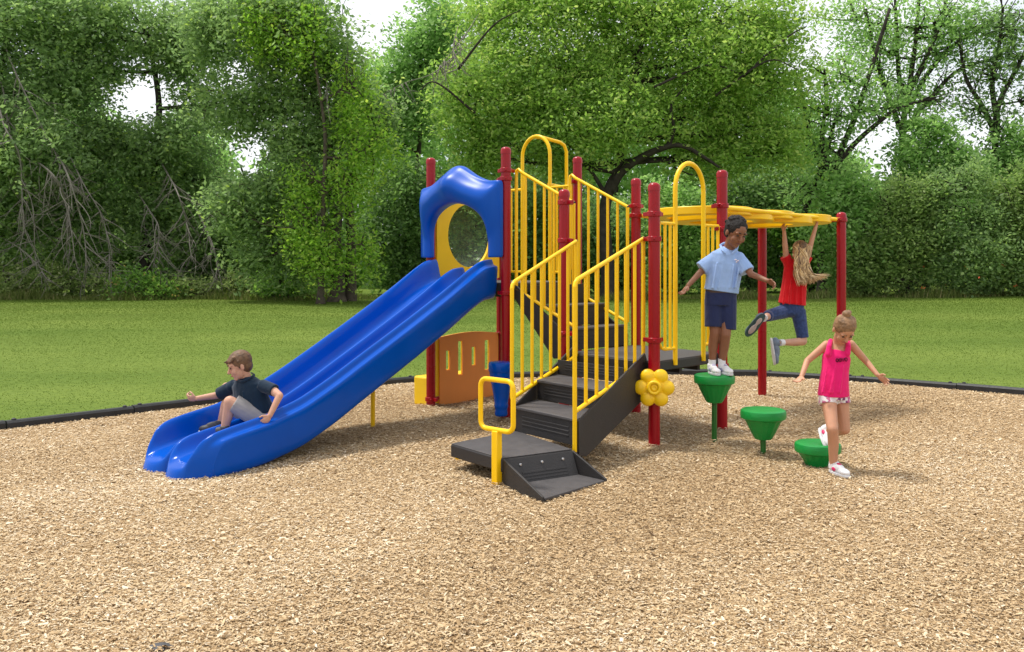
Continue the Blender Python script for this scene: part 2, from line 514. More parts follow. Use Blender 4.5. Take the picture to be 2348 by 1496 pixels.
def border():
    path = np.array([p for p in EDGE])
    seg = np.linalg.norm(np.diff(path, axis=0), axis=1); s = np.concatenate([[0], np.cumsum(seg)])
    total = s[-1]
    step = 1.24
    k = int(total / step)
    at = lambda d: V(np.interp(d, s, path[:, 0]), np.interp(d, s, path[:, 1]))
    timbers = []
    for i in range(k):
        a, b = at(i * step), at((i + 1) * step)
        mid = (a + b) / 2
        d = unit(V(b[0] - a[0], b[1] - a[1], 0)); n = V(-d[1], d[0], 0)
        L = np.linalg.norm(b - a)
        root = empty('border_timber', (mid[0], mid[1], 0))
        z0 = float(rise(mid[1], mid[0]))
        lift = rnd.uniform(-0.008, 0.008)
        mb = MB()
        hw, top = 0.05, 0.092 + lift
        prof = [(-hw, -0.06), (hw, -0.06), (hw, top - 0.02), (hw - 0.018, top), (-hw + 0.018, top), (-hw, top - 0.02)]
        p0 = V(mid[0], mid[1], 0) - d * (L / 2 - 0.006)
        mb.prism([p0 + n * u + V(0, 0, w) for u, w in prof], d * (L - 0.012))
        bm_ = build(mb, 'beam', BLK, root, angle=30)
        for q_ in (-0.5, 0.5):
            sp = MB()
            c = V(mid[0], mid[1], top) + d * (q_ * (L - 0.16))
            sp.lathe([(0.022, -0.01), (0.022, 0.012), (0.012, 0.018)], c, 10)
            build(sp, 'stake_head', BLK, root)
        timbers.append((CX + F * mid[0] / mid[1] if mid[1] > 0.5 else (-9e3 if mid[0] < 0 else 9e3), root))
    W_ = ['first', 'second', 'third', 'fourth', 'fifth', 'sixth', 'seventh', 'eighth', 'ninth', 'tenth', 'eleventh', 'twelfth']
    left = sorted([t for t in timbers if t[0] < 430], key=lambda t: -t[0]); mid_ = sorted([t for t in timbers if 430 <= t[0] < 1500], key=lambda t: t[0]); right = sorted([t for t in timbers if t[0] >= 1500], key=lambda t: t[0])
    for lst, txt in ((left, 'black plastic border timber between mulch and lawn, %s one leftward from the slide foot'), (mid_, 'black plastic border timber behind the play structure, %s one counting from the slide foot'), (right, 'black plastic border timber between mulch and lawn, %s one rightward from the flower post')):
        for k_, (_, root) in enumerate(lst): tag(root, txt % W_[k_], 'border timber', 'black border timbers round the mulch')
border()

# ------------------------------------------------------------------ the play structure
PS = empty('play_structure', (0.6, 9.0, 0), 'red, yellow and blue playground climbing structure with a double blue slide', 'play structure')
POSTS = {  # plan position, height
    'P1': (-0.897, 10.125, 2.765), 'P2': (-0.062, 9.29, 2.78), 'P5': (0.722, 10.10, 2.775), 'P1b': (-0.135, 10.93, 2.62),
    'P3': (0.500, 8.77, 2.31), 'P4': (1.297, 9.58, 2.49), 'P6': (1.228, 7.91, 2.30), 'P7': (2.0, 8.72, 2.49),
    'T1': (2.97, 10.87, 2.165), 'T2': (3.65, 10.15, 2.165)}
CLAMPS = {'P1': (0.10, 1.30, 2.36), 'P2': (2.545, 2.46, 1.30), 'P5': (2.50, 1.32), 'P1b': (0.76, 2.42), 'P3': (2.185, 1.82, 0.93),
          'P4': (2.20, 2.10, 0.68), 'P6': (2.03, 1.815, 0.94), 'P7': (2.15, 1.93, 0.63), 'T1': (2.07,), 'T2': (2.08,)}
def p2(k, h=0.0): return V(POSTS[k][0], POSTS[k][1], h)
UU = unit(p2('P6') - p2('P3')); VV = unit(p2('P7') - p2('P6'))
for k, (X, Y, h) in POSTS.items():
    r = 0.0505
    mb = MB(); mb.lathe([(r, -0.1), (r, h - 0.055)], (X, Y, 0), 28)
    po = build(mb, 'post', RED, PS)
    mb = MB(); mb.lathe([(r + 0.004, h - 0.07), (r + 0.004, h - 0.035), (r, h - 0.022), (r * 0.82, h - 0.008), (r * 0.45, h), (0.006, h + 0.002)], (X, Y, 0), 28)
    build(mb, 'post_cap', RED, po)
    face = {'P1': (UU, VV), 'P2': (-UU, VV), 'P5': (-UU, -VV), 'P1b': (UU, -VV), 'P3': (UU, VV), 'P4': (-UU, VV), 'P6': (-UU, VV), 'P7': (-VV, -UU), 'T1': (-VV, UU), 'T2': (-VV, -UU)}[k]
    for i, z in enumerate(CLAMPS[k]):
        mb = MB()
        mb.lathe([(r + 0.003, -0.024), (r + 0.013, -0.02), (r + 0.013, 0.02), (r + 0.003, 0.024)], (X, Y, z), 28)
        for dv in face[:2 if i != 1 else 1]:
            c = V(X, Y, z) + dv * (r + 0.035)
            sd_ = V(-dv[1], dv[0], 0)
            mb.box(c, dv, sd_, V(0, 0, 1), 0.033, 0.014, 0.018)
        mb.lathe([(0.011, 0), (0.011, 0.02), (0.006, 0.024)], V(X, Y, z) + unit(-V(X, Y, 0)) * (r + 0.008), 8, unit(-V(X, Y, 0)))
        build(mb, 'post_clamp', RED, po, bevel=0.003)

# decks
LOW, UP, PLT = 0.75, 1.40, 0.22
def deck(keys, top, th):
    c = sum(p2(k) for k in keys) / 4
    poly = []
    for k in keys:
        d = p2(k) - c
        poly.append(c + d * 0.985 + V(0, 0, top - th))
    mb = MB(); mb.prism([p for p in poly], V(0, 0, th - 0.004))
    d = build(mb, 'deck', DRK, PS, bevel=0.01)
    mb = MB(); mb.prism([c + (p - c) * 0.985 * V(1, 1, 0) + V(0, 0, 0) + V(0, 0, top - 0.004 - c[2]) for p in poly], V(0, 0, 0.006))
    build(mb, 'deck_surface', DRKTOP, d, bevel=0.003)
    e0, e1 = unit(poly[1] - poly[0]), unit(poly[3] - poly[0])
    for t in (-0.3, 0.0, 0.3):
        mb = MB(); mb.box(c + e1 * t + V(0, 0, top - th - 0.03), e0, e1, V(0, 0, 1), 0.45, 0.02, 0.03)      # under-frame rib
        build(mb, 'deck_rib', DRK, d)
deck(('P1', 'P2', 'P5', 'P1b'), UP, 0.095)
deck(('P3', 'P6', 'P7', 'P4'), LOW, 0.09)

# railings: sloping top and bottom rail with balusters
def railing(a, b, tops, bots, n, tail_a=None, curve=True):
    """a, b plan points (x, y); tops/bots heights at a and b; tail_a: how far the first baluster runs down"""
    A, B = V(a[0], a[1], 0), V(b[0], b[1], 0)
    z = V(0, 0, 1)
    r = 0.0175
    d = B - A
    mb = MB()
    top = [A + z * (tops[0] - 0.05), A + z * (tops[0] - 0.012) + d * 0.008, A + d * 0.035 + z * (tops[0] + 0.012 * (1 if tops[1] > tops[0] else 0))] + \
          [A + d * t + z * (tops[0] + (tops[1] - tops[0]) * t) for t in (0.1, 0.3, 0.5, 0.7, 0.9, 1.0)]
    mb.tube(top, r, 12)
    ra = empty('railing', (0, 0, 0)); ra.parent = PS
    build(mb, 'hand_rail', YEL, ra, angle=60)
    mb = MB(); mb.tube([A + d * t + z * (bots[0] + (bots[1] - bots[0]) * t) for t in (0.0, 0.5, 1.0)], r, 12)
    build(mb, 'bottom_rail', YEL, ra, angle=60)
    for i in range(n):
        t = i / (n - 1)
        c = A + d * t
        zt = tops[0] + (tops[1] - tops[0]) * t - 0.005; zb = bots[0] + (bots[1] - bots[0]) * t + 0.005
        if i == 0:
            zt = tops[0] - 0.04
            if tail_a is not None: zb = tail_a
        mb = MB(); mb.tube([c + z * zb, c + z * zt], 0.0150 if 0 < i < n - 1 else r, 10)
        build(mb, 'baluster', YEL, ra)
    # black plug in the open end of the top rail
    mb = MB(); e = B + z * tops[1]; dd = unit(d + z * (tops[1] - tops[0]))
    mb.tube([e, e + dd * 0.012], 0.016, 10); build(mb, 'end_plug', BLK, ra)
    return ra
# lower flight
railing((0.0, 7.55), (0.605, 8.655), (1.44, 1.81), (0.49, 0.73), 8)
rr_ = railing((0.472, 6.89), (1.150, 8.02), (1.472, 1.82), (0.489, 0.725), 8, tail_a=0.19)
# upper flight
railing((0.045, 9.36), (0.600, 8.90), (2.56, 2.19), (1.34, 0.99), 7)
railing((0.630, 9.97), (1.196, 9.475), (2.56, 2.185), (1.335, 0.99), 7)

# stairs
def stairs(a, b, c, d, z0, z1, n, skirt, zs=None, drop=0.11):
    """a, b: foot left/right; c, d: head left/right (plan); n rises"""
    A, B, C, D = (V(p[0], p[1], 0) for p in (a, b, c, d))
    zs = zs or [z0 + (z1 - z0) * i / n for i in range(n + 1)]
    z = V(0, 0, 1)
    st = empty('staircase', (0, 0, 0)); st.parent = PS
    for P, Q, o in ((A, C, -1), (B, D, 1)):
        mb = MB()
        w = unit(B - A) * 0.012 * o
        ext = (Q - P) * 0.06
        poly = [P + z * max(z0 - 0.06, 0.02), P + z * (z0 + skirt), Q + z * (z1 + skirt - 0.13), Q + ext + z * (z1 - 0.03), Q + ext + z * (z1 - drop), P + (Q - P) * (0.30 if drop < 0.2 else 0.10) + z * max(z0 - 0.09, 0.06)]
        mb.prism([p + w for p in poly], w * 2)
        build(mb, 'stringer', DRK, st, bevel=0.004)
    for i in range(n):
        t0, t1 = i / n, (i + 1) / n
        zz = zs[i + 1]
        f0, f1, g0, g1 = A + (C - A) * t0, B + (D - B) * t0, A + (C - A) * t1, B + (D - B) * t1
        zb = zs[i]
        mb = MB()
        th = unit(C - A) * 0.015
        mb.prism([f0 + th + z * (zb + 0.002), f1 + th + z * (zb + 0.002), f1 + th + z * (zz - 0.02), f0 + th + z * (zz - 0.02)], th)
        for q_ in (0.3, 0.45, 0.6):                        # pressed grooves on the riser
            zz_ = zb + (zz - zb) * q_
            aa, bb = f0 + (f1 - f0) * 0.12, f0 + (f1 - f0) * 0.88
            mb.prism([aa + th * 0.7 + z * zz_, bb + th * 0.7 + z * zz_, bb + th * 0.7 + z * (zz_ + 0.012), aa + th * 0.7 + z * (zz_ + 0.012)], th * 0.4)
        build(mb, 'riser', DRK, st, bevel=0.002)
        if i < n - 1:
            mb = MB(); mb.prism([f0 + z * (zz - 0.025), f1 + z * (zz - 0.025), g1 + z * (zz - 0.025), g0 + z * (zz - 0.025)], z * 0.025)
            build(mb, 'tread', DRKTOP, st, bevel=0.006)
stairs((0.02, 7.53), (0.482, 6.91), (0.600, 8.66), (1.140, 8.02), PLT, LOW, 3, 0.20, [PLT, 0.43, 0.60, LOW], 0.30)
# upper flight: foot on the lower deck, head on the upper deck
stairs((0.600, 8.92), (1.185, 9.50), (0.050, 9.38), (0.625, 9.985), LOW, UP, 3, 0.12)

# transfer platform, entry step
pl = [gp(1033, 1018, PLT), gp(1150, 1052, PLT), gp(1313, 1031, PLT), gp(1183, 988, PLT)]
mb = MB(); mb.prism([p - V(0, 0, 0.10) for p in pl], V(0, 0, 0.096))
tp = build(mb, 'transfer_platform', DRK, PS, bevel=0.01)
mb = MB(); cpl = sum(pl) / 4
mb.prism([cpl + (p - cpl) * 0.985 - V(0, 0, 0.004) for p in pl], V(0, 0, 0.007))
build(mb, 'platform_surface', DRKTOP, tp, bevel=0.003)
for (x, y) in ((1050, 1064), (1178, 1030)):
    g = gp(x, y)
    mb = MB(); mb.box(V(g[0], g[1], 0.05), V(1, 0, 0), V(0, 1, 0), V(0, 0, 1), 0.02, 0.02, 0.09)
    build(mb, 'leg', YEL, tp, bevel=0.003)
# entry step: riser with three bolts, tread, two wedge cheeks
z = V(0, 0, 1)
fl, fr = pl[1], pl[2]
ol, orr = gp(1246, 1144, 0.045), gp(1390, 1102, 0.045)
es = empty('entry_step', (0, 0, 0)); es.parent = PS
side = unit((fl - fr) * V(1, 1, 0))
fl_ = fl + (fr - fl) * 0.03
for top, out in ((fl_, ol), (fr, orr)):
    poly = [V(top[0], top[1], 0.0), V(top[0], top[1], PLT - 0.006), V(out[0], out[1], 0.056), V(out[0], out[1], 0.0)]
    mb = MB(); mb.prism([p - side * 0.009 for p in poly], side * 0.018)
    build(mb, 'step_cheek', DRK, es, bevel=0.003)
tr = [V(*(fl_[:2] - side[:2] * 0.012), 0.052), V(*(ol[:2] - side[:2] * 0.012), 0.047), V(*(orr[:2] + side[:2] * 0.012), 0.047), V(*(fr[:2] + side[:2] * 0.012), 0.052)]
outw = unit((ol - fl_) * V(1, 1, 0))
mb = MB(); mb.prism([tr[0] + outw * 0.07 - z * 0.02, tr[1] - z * 0.02, tr[2] - z * 0.02, tr[3] + outw * 0.07 - z * 0.02], z * 0.02)
build(mb, 'step_tread', DRKTOP, es, bevel=0.004)
r0, r1 = fl_ - side * 0.012, fr + side * 0.012
mb = MB()
mb.prism([V(r0[0], r0[1], 0.02) + outw * 0.10, V(r1[0], r1[1], 0.02) + outw * 0.10, V(r1[0], r1[1], PLT - 0.01) + outw * 0.006, V(r0[0], r0[1], PLT - 0.01) + outw * 0.006], outw * 0.008)
for q_ in (0.25, 0.36, 0.47):
    def rp(t, qq): return V(*(r0 + (r1 - r0) * t)[:2], 0.02 + (PLT - 0.03) * qq) + outw * (0.10 - 0.094 * qq + 0.009)
    mb.prism([rp(0.18, q_), rp(0.85, q_), rp(0.85, q_ + 0.06), rp(0.18, q_ + 0.06)], outw * 0.004)
rz = build(mb, 'step_riser', DRK, es)
for t in (0.18, 0.5, 0.82):
    c = rp(t, 0.78)
    mb = MB(); mb.lathe([(0.011, 0), (0.011, 0.008), (0.007, 0.012)], c, 10, outw)
    build(mb, 'bolt', STEEL, es)

# hand loop beside the platform
def rounded_rect(c, ax, az, hw, hh, rad, n=5):
    pts = []
    for cx_, cz_, a0 in ((hw - rad, hh - rad, 0), (-hw + rad, hh - rad, 90), (-hw + rad, -hh + rad, 180), (hw - rad, -hh + rad, 270)):
        for k in range(n + 1):
            a = math.radians(a0 + 90 * k / n)
            pts.append(c + ax * (cx_ + rad * math.cos(a)) + az * (cz_ + rad * math.sin(a)))
    return pts
hb = gp(1139, 1112, 0.03)
hu = unit(V(0.60, -0.55, 0))
hl = MB(); lp = rounded_rect(V(hb[0], hb[1] , 0.598), hu, z, 0.160, 0.178, 0.055)
# closed loop: repeat first points to close the seam
hl.tube(lp + lp[:2], 0.0185, 12, caps=False)
ho = build(hl, 'hand_loop', YEL, PS, angle=60)
mb = MB(); mb.box(V(hb[0], hb[1], 0.19), hu, V(-hu[1], hu[0], 0), z, 0.028, 0.028, 0.225); build(mb, 'loop_post', YEL, ho, bevel=0.006)

# arched entries with side bars
def arch(ka, kb, t0, t1, top, deck_z, side_top, n_side=3):
    A, B = p2(ka), p2(kb)
    L, R = A + (B - A) * t0, A + (B - A) * t1
    w = np.linalg.norm(R - L) / 2; c = (L + R) / 2; e = unit(R - L)
    r = 0.021
    pts = [L + z * (deck_z - 0.05), L + z * (deck_z + 0.6), L + z * (top - w * 1.05)]
    for k in range(1, 14):
        a = math.pi * (1 - k / 14)
        pts.append(c + e * w * math.cos(a) + z * (top - w * 1.05 + w * 1.05 * math.sin(a)))
    pts += [R + z * (top - w * 1.05), R + z * (deck_z + 0.6), R + z * (deck_z - 0.05)]
    mb = MB(); mb.tube(pts, r, 14)
    ar = build(mb, 'arch', YEL, PS, angle=60)
    for S, T in ((A + e * 0.075, L), (B - e * 0.075, R)):
        mb = MB()
        mb.tube([S + z * side_top, T + z * side_top], 0.0155, 10)
        bt = deck_z + 0.10
        d_ = T - S
        mb.tube([S + z * (side_top - 0.005), S + z * (bt + 0.06), S + d_ * 0.12 + z * (bt + 0.015), S + d_ * 0.35 + z * bt, T + z * bt], 0.0155, 10)
        sb = build(mb, 'side_frame', YEL, ar, angle=60)
        for q_ in (0.36, 0.68):
            mb = MB(); mb.tube([S + d_ * q_ + z * (bt + 0.003), S + d_ * q_ + z * (side_top - 0.003)], 0.0135, 10)
            build(mb, 'side_bar', YEL, ar)
    return ar, c, e
arch('P6', 'P7', 0.29, 0.705, 2.51, LOW, 1.955)
ar2, ac, ae = arch('P1b', 'P5', 0.30, 0.66, 3.06, UP, 2.46)
# pole that leaves the top of the upper arch and runs down to the ground
mb = MB()
o_ = VV
mb.tube([ac + z * 3.05, ac + o_ * 0.12 + z * 3.055, ac + o_ * 0.42 + z * 3.03, ac + o_ * 0.50 + z * 3.0, ac + o_ * 0.54 + z * 2.93, ac + o_ * 0.545 + z * 2.0, ac + o_ * 0.545 + z * -0.05], 0.021, 14)
po_ = build(mb, 'sliding_pole', YEL, PS, angle=60)
mb = MB(); mb.tube([ac + ae * 0.19 + z * 2.5, ac + o_ * 0.545 + z * 2.5], 0.016, 10); build(mb, 'pole_brace', YEL, po_)

# ---- double slide
SL0, SL1 = V(-0.52, 9.725, 0), V(-2.665, 6.92, 0)
SU0 = unit(p2('P2') - p2('P1')); SU1 = unit(V(0.74, -0.67, 0))
bed_t = [0.0, 0.05, 0.1, 0.2, 0.3, 0.4, 0.5, 0.6, 0.7, 0.8, 0.88, 0.94, 0.975, 1.0, 1.012]
bed_z = [1.405, 1.385, 1.30, 1.105, 0.925, 0.75, 0.58, 0.41, 0.27, 0.195, 0.165, 0.142, 0.118, 0.075, -0.03]
rail_k = [1.0, 1.0, 1.0, 1.0, 1.0, 1.0, 1.0, 1.0, 0.95, 0.88, 0.84, 0.80, 0.70, 0.42, 0.0]
HALF = [(0.0, 0.158), (0.009, 0.157), (0.018, 0.150), (0.030, 0.120), (0.052, 0.055), (0.085, 0.015), (0.13, 0.002), (0.20, 0.0), (0.265, 0.006), (0.305, 0.032), (0.328, 0.09), (0.342, 0.165),
        (0.356, 0.208), (0.368, 0.230), (0.380, 0.241), (0.392, 0.243), (0.402, 0.238), (0.411, 0.220), (0.417, 0.196), (0.426, 0.182), (0.448, 0.178), (0.463, 0.175), (0.471, 0.168), (0.475, 0.150), (0.475, 0.11), (0.468, 0.05), (0.462, -0.05), (0.452, -0.13), (0.43, -0.165), (0.36, -0.17)]
prof = [(-w, h) for w, h in HALF[::-1]] + HALF[1:]
def slide_point(t, w, h):
    tt = np.interp(t, bed_t, bed_z); k = np.interp(t, bed_t, rail_k)
    u = unit(SU0 * (1 - t) + SU1 * t)
    c = SL0 + (SL1 - SL0) * t
    hh = h * k if h > 0 else h
    # rounded toe: each lane ends in its own lip
    back = 0.0
    if t > 0.86:
        lane = min(1.0, abs(abs(w) - 0.19) / 0.28)
        back = ((t - 0.86) / 0.152) ** 1.5 * (0.25 * lane ** 2.2)
        w = w * (1 - 0.10 * ((t - 0.86) / 0.152) ** 2 * (1 if abs(w) > 0.3 else 0.4))
    c = c - unit(SL1 - SL0) * back
    w = w * (1 + 0.13 * max(0.0, 1 - t / 0.5))
    zz = tt + hh
    if h < 0: zz = max(zz, 0.0)
    return V(*(c + u * w)[:2], zz)
ts = list(np.linspace(0, 0.1, 5)) + list(np.linspace(0.13, 0.66, 16)) + list(np.linspace(0.69, 0.93, 10)) + [0.945, 0.96, 0.975, 0.985, 0.993, 1.0, 1.005, 1.009, 1.012]
mb = MB()
n = len(prof)
vs = [slide_point(t, w, h) for t in ts for w, h in prof]
fs = [(i * n + j, i * n + j + 1, (i + 1) * n + j + 1, (i + 1) * n + j) for i in range(len(ts) - 1) for j in range(n - 1)]
mb.add(vs, fs)
sl = build(mb, 'slide', BLUE, PS, angle=None, sub=1, solid=0.012)
g = gp(855, 988)
mb = MB(); mb.tube([V(g[0], g[1], -0.02), V(g[0], g[1], 0.52)], 0.021, 12); build(mb, 'slide_leg', YEL, sl)

# ---- hood over the slide's head
def hood():
    A, B = p2('P1') - VV * 0.07, p2('P2') - VV * 0.07
    e = (B - A)
    N = 48
    out, inn, lean = [], [], []
    for i in range(N + 1):
        s = i / N
        # outer outline, corner to corner
        a = s * 4.0
        if a < 1.15: u_, h_ = -0.035, 1.66 + (2.40 - 1.66) * (a / 1.15)
        elif a > 2.85: u_, h_ = 1.025, 1.66 + (2.44 - 1.66) * ((4 - a) / 1.15)
        else:
            q_ = (a - 1.15) / 1.7
            u_ = -0.035 + 1.06 * q_
            h_ = np.interp(q_, [0, 0.07, 0.16, 0.30, 0.40, 0.47, 0.53, 0.60, 0.72, 0.85, 0.93, 1], [2.42, 2.425, 2.445, 2.535, 2.60, 2.632, 2.632, 2.585, 2.50, 2.445, 2.44, 2.445])
        out.append((u_, h_))
        # opening: a rounded arch
        if s < 0.16: iu, ih = 0.11, 1.66 + 0.22 * s / 0.16
        elif s > 0.84: iu, ih = 0.88, 1.66 + 0.22 * (1 - s) / 0.16
        else:
            an = math.pi * (1 - (s - 0.16) / 0.68)
            iu = 0.495 + 0.385 * math.cos(an); ih = 1.88 + 0.345 * abs(math.sin(an)) ** 0.85
        inn.append((iu, ih))
    ring = [(0.0, 0.11), (0.12, 0.155), (0.35, 0.185), (0.6, 0.165), (0.78, 0.11), (0.86, 0.075), (0.95, 0.06), (1.0, 0.055), (1.0, -0.01)]
    ring = [(0.03, -0.02), (0.0, 0.08)] + ring
    vs = []
    for i in range(N + 1):
        s = i / N
        up = math.sin(math.pi * min(max((s - 0.12) / 0.76, 0), 1))
        for (r_, d_) in ring:
            u_ = inn[i][0] * (1 - r_) + out[i][0] * r_
            h_ = inn[i][1] * (1 - r_) + out[i][1] * r_
            dd = d_ * (0.45 + 0.75 * up) if d_ > 0.056 else d_
            # pointed bump in the middle of the crown
            dd += 0.05 * math.exp(-((s - 0.5) / 0.035) ** 2) * math.sin(math.pi * min(1, max(0, r_))) * (1 if d_ > 0.056 else 0)
            dd += 0.03 * math.exp(-((s - 0.5) / 0.11) ** 2) * math.sin(math.pi * min(1, max(0, r_))) * (1 if d_ > 0.056 else 0)
            p = A + e * u_ - VV * dd
            vs.append(V(p[0], p[1], h_))
    k = len(ring)
    fs = [(i * k + j, i * k + j + 1, (i + 1) * k + j + 1, (i + 1) * k + j) for i in range(N) for j in range(k - 1)]
    mb = MB(); mb.add(vs, fs)
    return build(mb, 'slide_hood', mat('blue_hood_plastic', (0.0003, 0.078, 0.46), 0.36, 0.22, 0.06, 3.0, bump=0.02, bscale=25), PS, angle=55, sub=1, solid=0.012)
hood()

# ---- yellow panel with a clear bubble window between the two left posts
def panel_grid(a, b, z0, top_fn, hole_c, hole_r, th, name, m):
    """flat panel with one round hole, thickness th"""
    A, B = V(a[0], a[1], 0), V(b[0], b[1], 0)
    e = unit(B - A); nrm = V(e[1], -e[0], 0); L = np.linalg.norm(B - A)
    K = 64
    def outer(an):
        dx, dz = math.cos(an), math.sin(an)
        best = 9e9
        for t in np.linspace(0.05, 2.5, 400):
            X_, Z_ = hole_c[0] + dx * t, hole_c[1] + dz * t
            if X_ < 0 or X_ > L or Z_ < z0 or Z_ > top_fn(min(max(X_ / L, 0), 1)): best = t; break
        return V(hole_c[0] + dx * best, 0, hole_c[1] + dz * best)
    vs = []
    for off in (0, th):
        for k in range(K):
            an = 2 * math.pi * k / K
            i_ = (hole_c[0] + hole_r[0] * math.cos(an), hole_c[1] + hole_r[1] * math.sin(an)); o_ = outer(an)
            vs.append(A + e * i_[0] + nrm * off + z * i_[1]); vs.append(A + e * o_[0] + nrm * off + z * o_[2])
    fs = []
    for k in range(K):
        k2 = (k + 1) % K
        a0, b0, a1, b1 = 2 * k, 2 * k + 1, 2 * k2, 2 * k2 + 1
        o = 2 * K
        fs += [(a0, a1, b1, b0), (o + a0, o + b0, o + b1, o + a1), (a0, o + a0, o + a1, a1), (b0, b1, o + b1, o + b0)]
    mb = MB(); mb.add(vs, fs)
    return build(mb, name, m, PS, angle=30), A, e, nrm
ea = p2('P1') + (p2('P1b') - p2('P1')) * 0.055; eb = p2('P1b') + (p2('P1') - p2('P1b')) * 0.055
bp_, bA, be, bn = panel_grid(ea, eb, UP + 0.02, lambda q_: 2.24 + 0.09 * math.sin(math.pi * q_), (0.50, 1.915), (0.335, 0.36), 0.035, 'bubble_panel', YPL)
m_, nt_, b_ = new_mat('clear_polycarbonate')
b_.inputs['Base Color'].default_value = (0.62, 0.66, 0.64, 1); b_.inputs['Roughness'].default_value = 0.18; b_.inputs['Specular IOR Level'].default_value = 0.5
tr_ = nt_.nodes.new('ShaderNodeBsdfTransparent'); tr_.inputs['Color'].default_value = (0.93, 0.95, 0.94, 1)
no_ = nt_.nodes.new('ShaderNodeTexNoise'); no_.inputs['Scale'].default_value = 2.5; no_.inputs['Detail'].default_value = 5
mr_ = nt_.nodes.new('ShaderNodeMapRange'); mr_.inputs['To Min'].default_value = 0.89; mr_.inputs['To Max'].default_value = 0.96
mx_ = nt_.nodes.new('ShaderNodeMixShader')
nt_.links.new(no_.outputs['Fac'], mr_.inputs['Value']); nt_.links.new(mr_.outputs['Result'], mx_.inputs['Fac'])
nt_.links.new(b_.outputs['BSDF'], mx_.inputs[1]); nt_.links.new(tr_.outputs['BSDF'], mx_.inputs[2])
nt_.links.new(mx_.outputs['Shader'], nt_.nodes['Material Output'].inputs['Surface'])
CLEAR = m_
mb = MB(); vs, fs = [], []
R_, S_ = 10, 36
bc = bA + be * 0.50 + z * 1.915
out_ = -bn if np.dot(bn, UU) > 0 else bn
for i in range(R_ + 1):
    th = math.pi / 2 * i / R_
    for k in range(S_):
        an = 2 * math.pi * k / S_
        vs.append(bc + be * 0.333 * math.sin(th) * math.cos(an) + z * 0.358 * math.sin(th) * math.sin(an) + out_ * (0.20 * math.cos(th) + 0.01))
for i in range(R_):
    for k in range(S_):
        k2 = (k + 1) % S_
        fs.append((i * S_ + k, i * S_ + k2, (i + 1) * S_ + k2, (i + 1) * S_ + k))
mb.add(vs, fs)
bw = build(mb, 'bubble_window', CLEAR, bp_, angle=None)

# ---- orange panel with four slots under the upper deck, yellow seat outside it
def slotted_panel():
    A, B = p2('P1') + (p2('P1b') - p2('P1')) * 0.105, p2('P1b') + (p2('P1') - p2('P1b')) * 0.05
    e = unit(B - A); L = np.linalg.norm(B - A); nrm = V(e[1], -e[0], 0)      # nrm points at the camera side (inside)
    slots = [(0.135, 0.40, 0.62, 0.030), (0.34, 0.33, 0.715, 0.036), (0.565, 0.42, 0.635, 0.033), (0.80, 0.35, 0.70, 0.040)]
    top = lambda q_: 0.775 + 0.035 * math.sin(math.pi * q_)
    xs = [0]
    for c, z0, z1, hw in slots: xs += [c * L - hw, c * L + hw]
    xs.append(L)
    def column(mb, x0, x1, za, zb, off, th):
        M = 6
        pts_b = [(x0 + (x1 - x0) * k / M, za) for k in range(M + 1)]
        pts_t = [(x0 + (x1 - x0) * k / M, zb if zb is not None else top((x0 + (x1 - x0) * k / M) / L)) for k in range(M, -1, -1)]
        mb.prism([A + e * p_ + nrm * off + z * q_ for p_, q_ in pts_b + pts_t], nrm * th)
    mb = MB()
    for i in range(len(xs) - 1):
        if i % 2 == 0: column(mb, xs[i], xs[i + 1], 0.015, None, 0.0, 0.016)
        else:
            c, z0, z1, hw = slots[i // 2]
            column(mb, xs[i], xs[i + 1], 0.015, z0, 0.0, 0.016); column(mb, xs[i], xs[i + 1], z1, None, 0.0, 0.016)
    op = build(mb, 'slotted_panel', ORG, PS, angle=25)
    mb = MB()
    for i in range(len(xs) - 1):
        if i % 2 == 0: column(mb, xs[i] - (0.062 if i == 0 else 0.003), xs[i + 1] + 0.003, 0.01, None, -0.014, 0.0125)
        else:
            c, z0, z1, hw = slots[i // 2]
            column(mb, xs[i] + 0.004, xs[i + 1] - 0.004, 0.01, z0 + 0.006, -0.014, 0.0125); column(mb, xs[i] + 0.004, xs[i + 1] - 0.004, z1 - 0.004, None, -0.014, 0.0125)
    build(mb, 'panel_backing', YPL, op, angle=25)
    mb = MB()
    s0 = A - nrm * 0.016
    mb.prism([s0 + e * -0.13 + z * 0.01, s0 + e * (L * 0.9) + z * 0.01, s0 + e * (L * 0.9) - nrm * 0.24 + z * 0.01, s0 + e * -0.13 - nrm * 0.26 + z * 0.01], z * 0.325)
    build(mb, 'bench_seat', YPL, op, bevel=0.02)
slotted_panel()

# ---- conga drum on the front left post
dc = p2('P2') + V(-0.045, -0.185, 0)
mb = MB(); mb.lathe([(0.052, 0.085), (0.060, 0.09), (0.066, 0.11), (0.060, 0.14), (0.064, 0.165), (0.072, 0.19), (0.066, 0.205), (0.080, 0.30), (0.100, 0.41), (0.112, 0.47), (0.118, 0.505), (0.117, 0.53)], dc, 28)
dr = build(mb, 'drum', BLUE, PS, angle=50)
mb = MB(); mb.lathe([(0.122, 0.525), (0.128, 0.54), (0.128, 0.60), (0.122, 0.618), (0.09, 0.624), (0.01, 0.626)], dc, 28)
build(mb, 'drum_head', BLUE, dr, angle=50)
for h_ in (0.16, 0.42):
    mb = MB(); mb.box(dc + V(0.025, 0.10, h_), unit(V(0.045, 0.185, 0)), unit(V(-0.185, 0.045, 0)), z, 0.07, 0.02, 0.018)
    build(mb, 'drum_bracket', RED, dr)

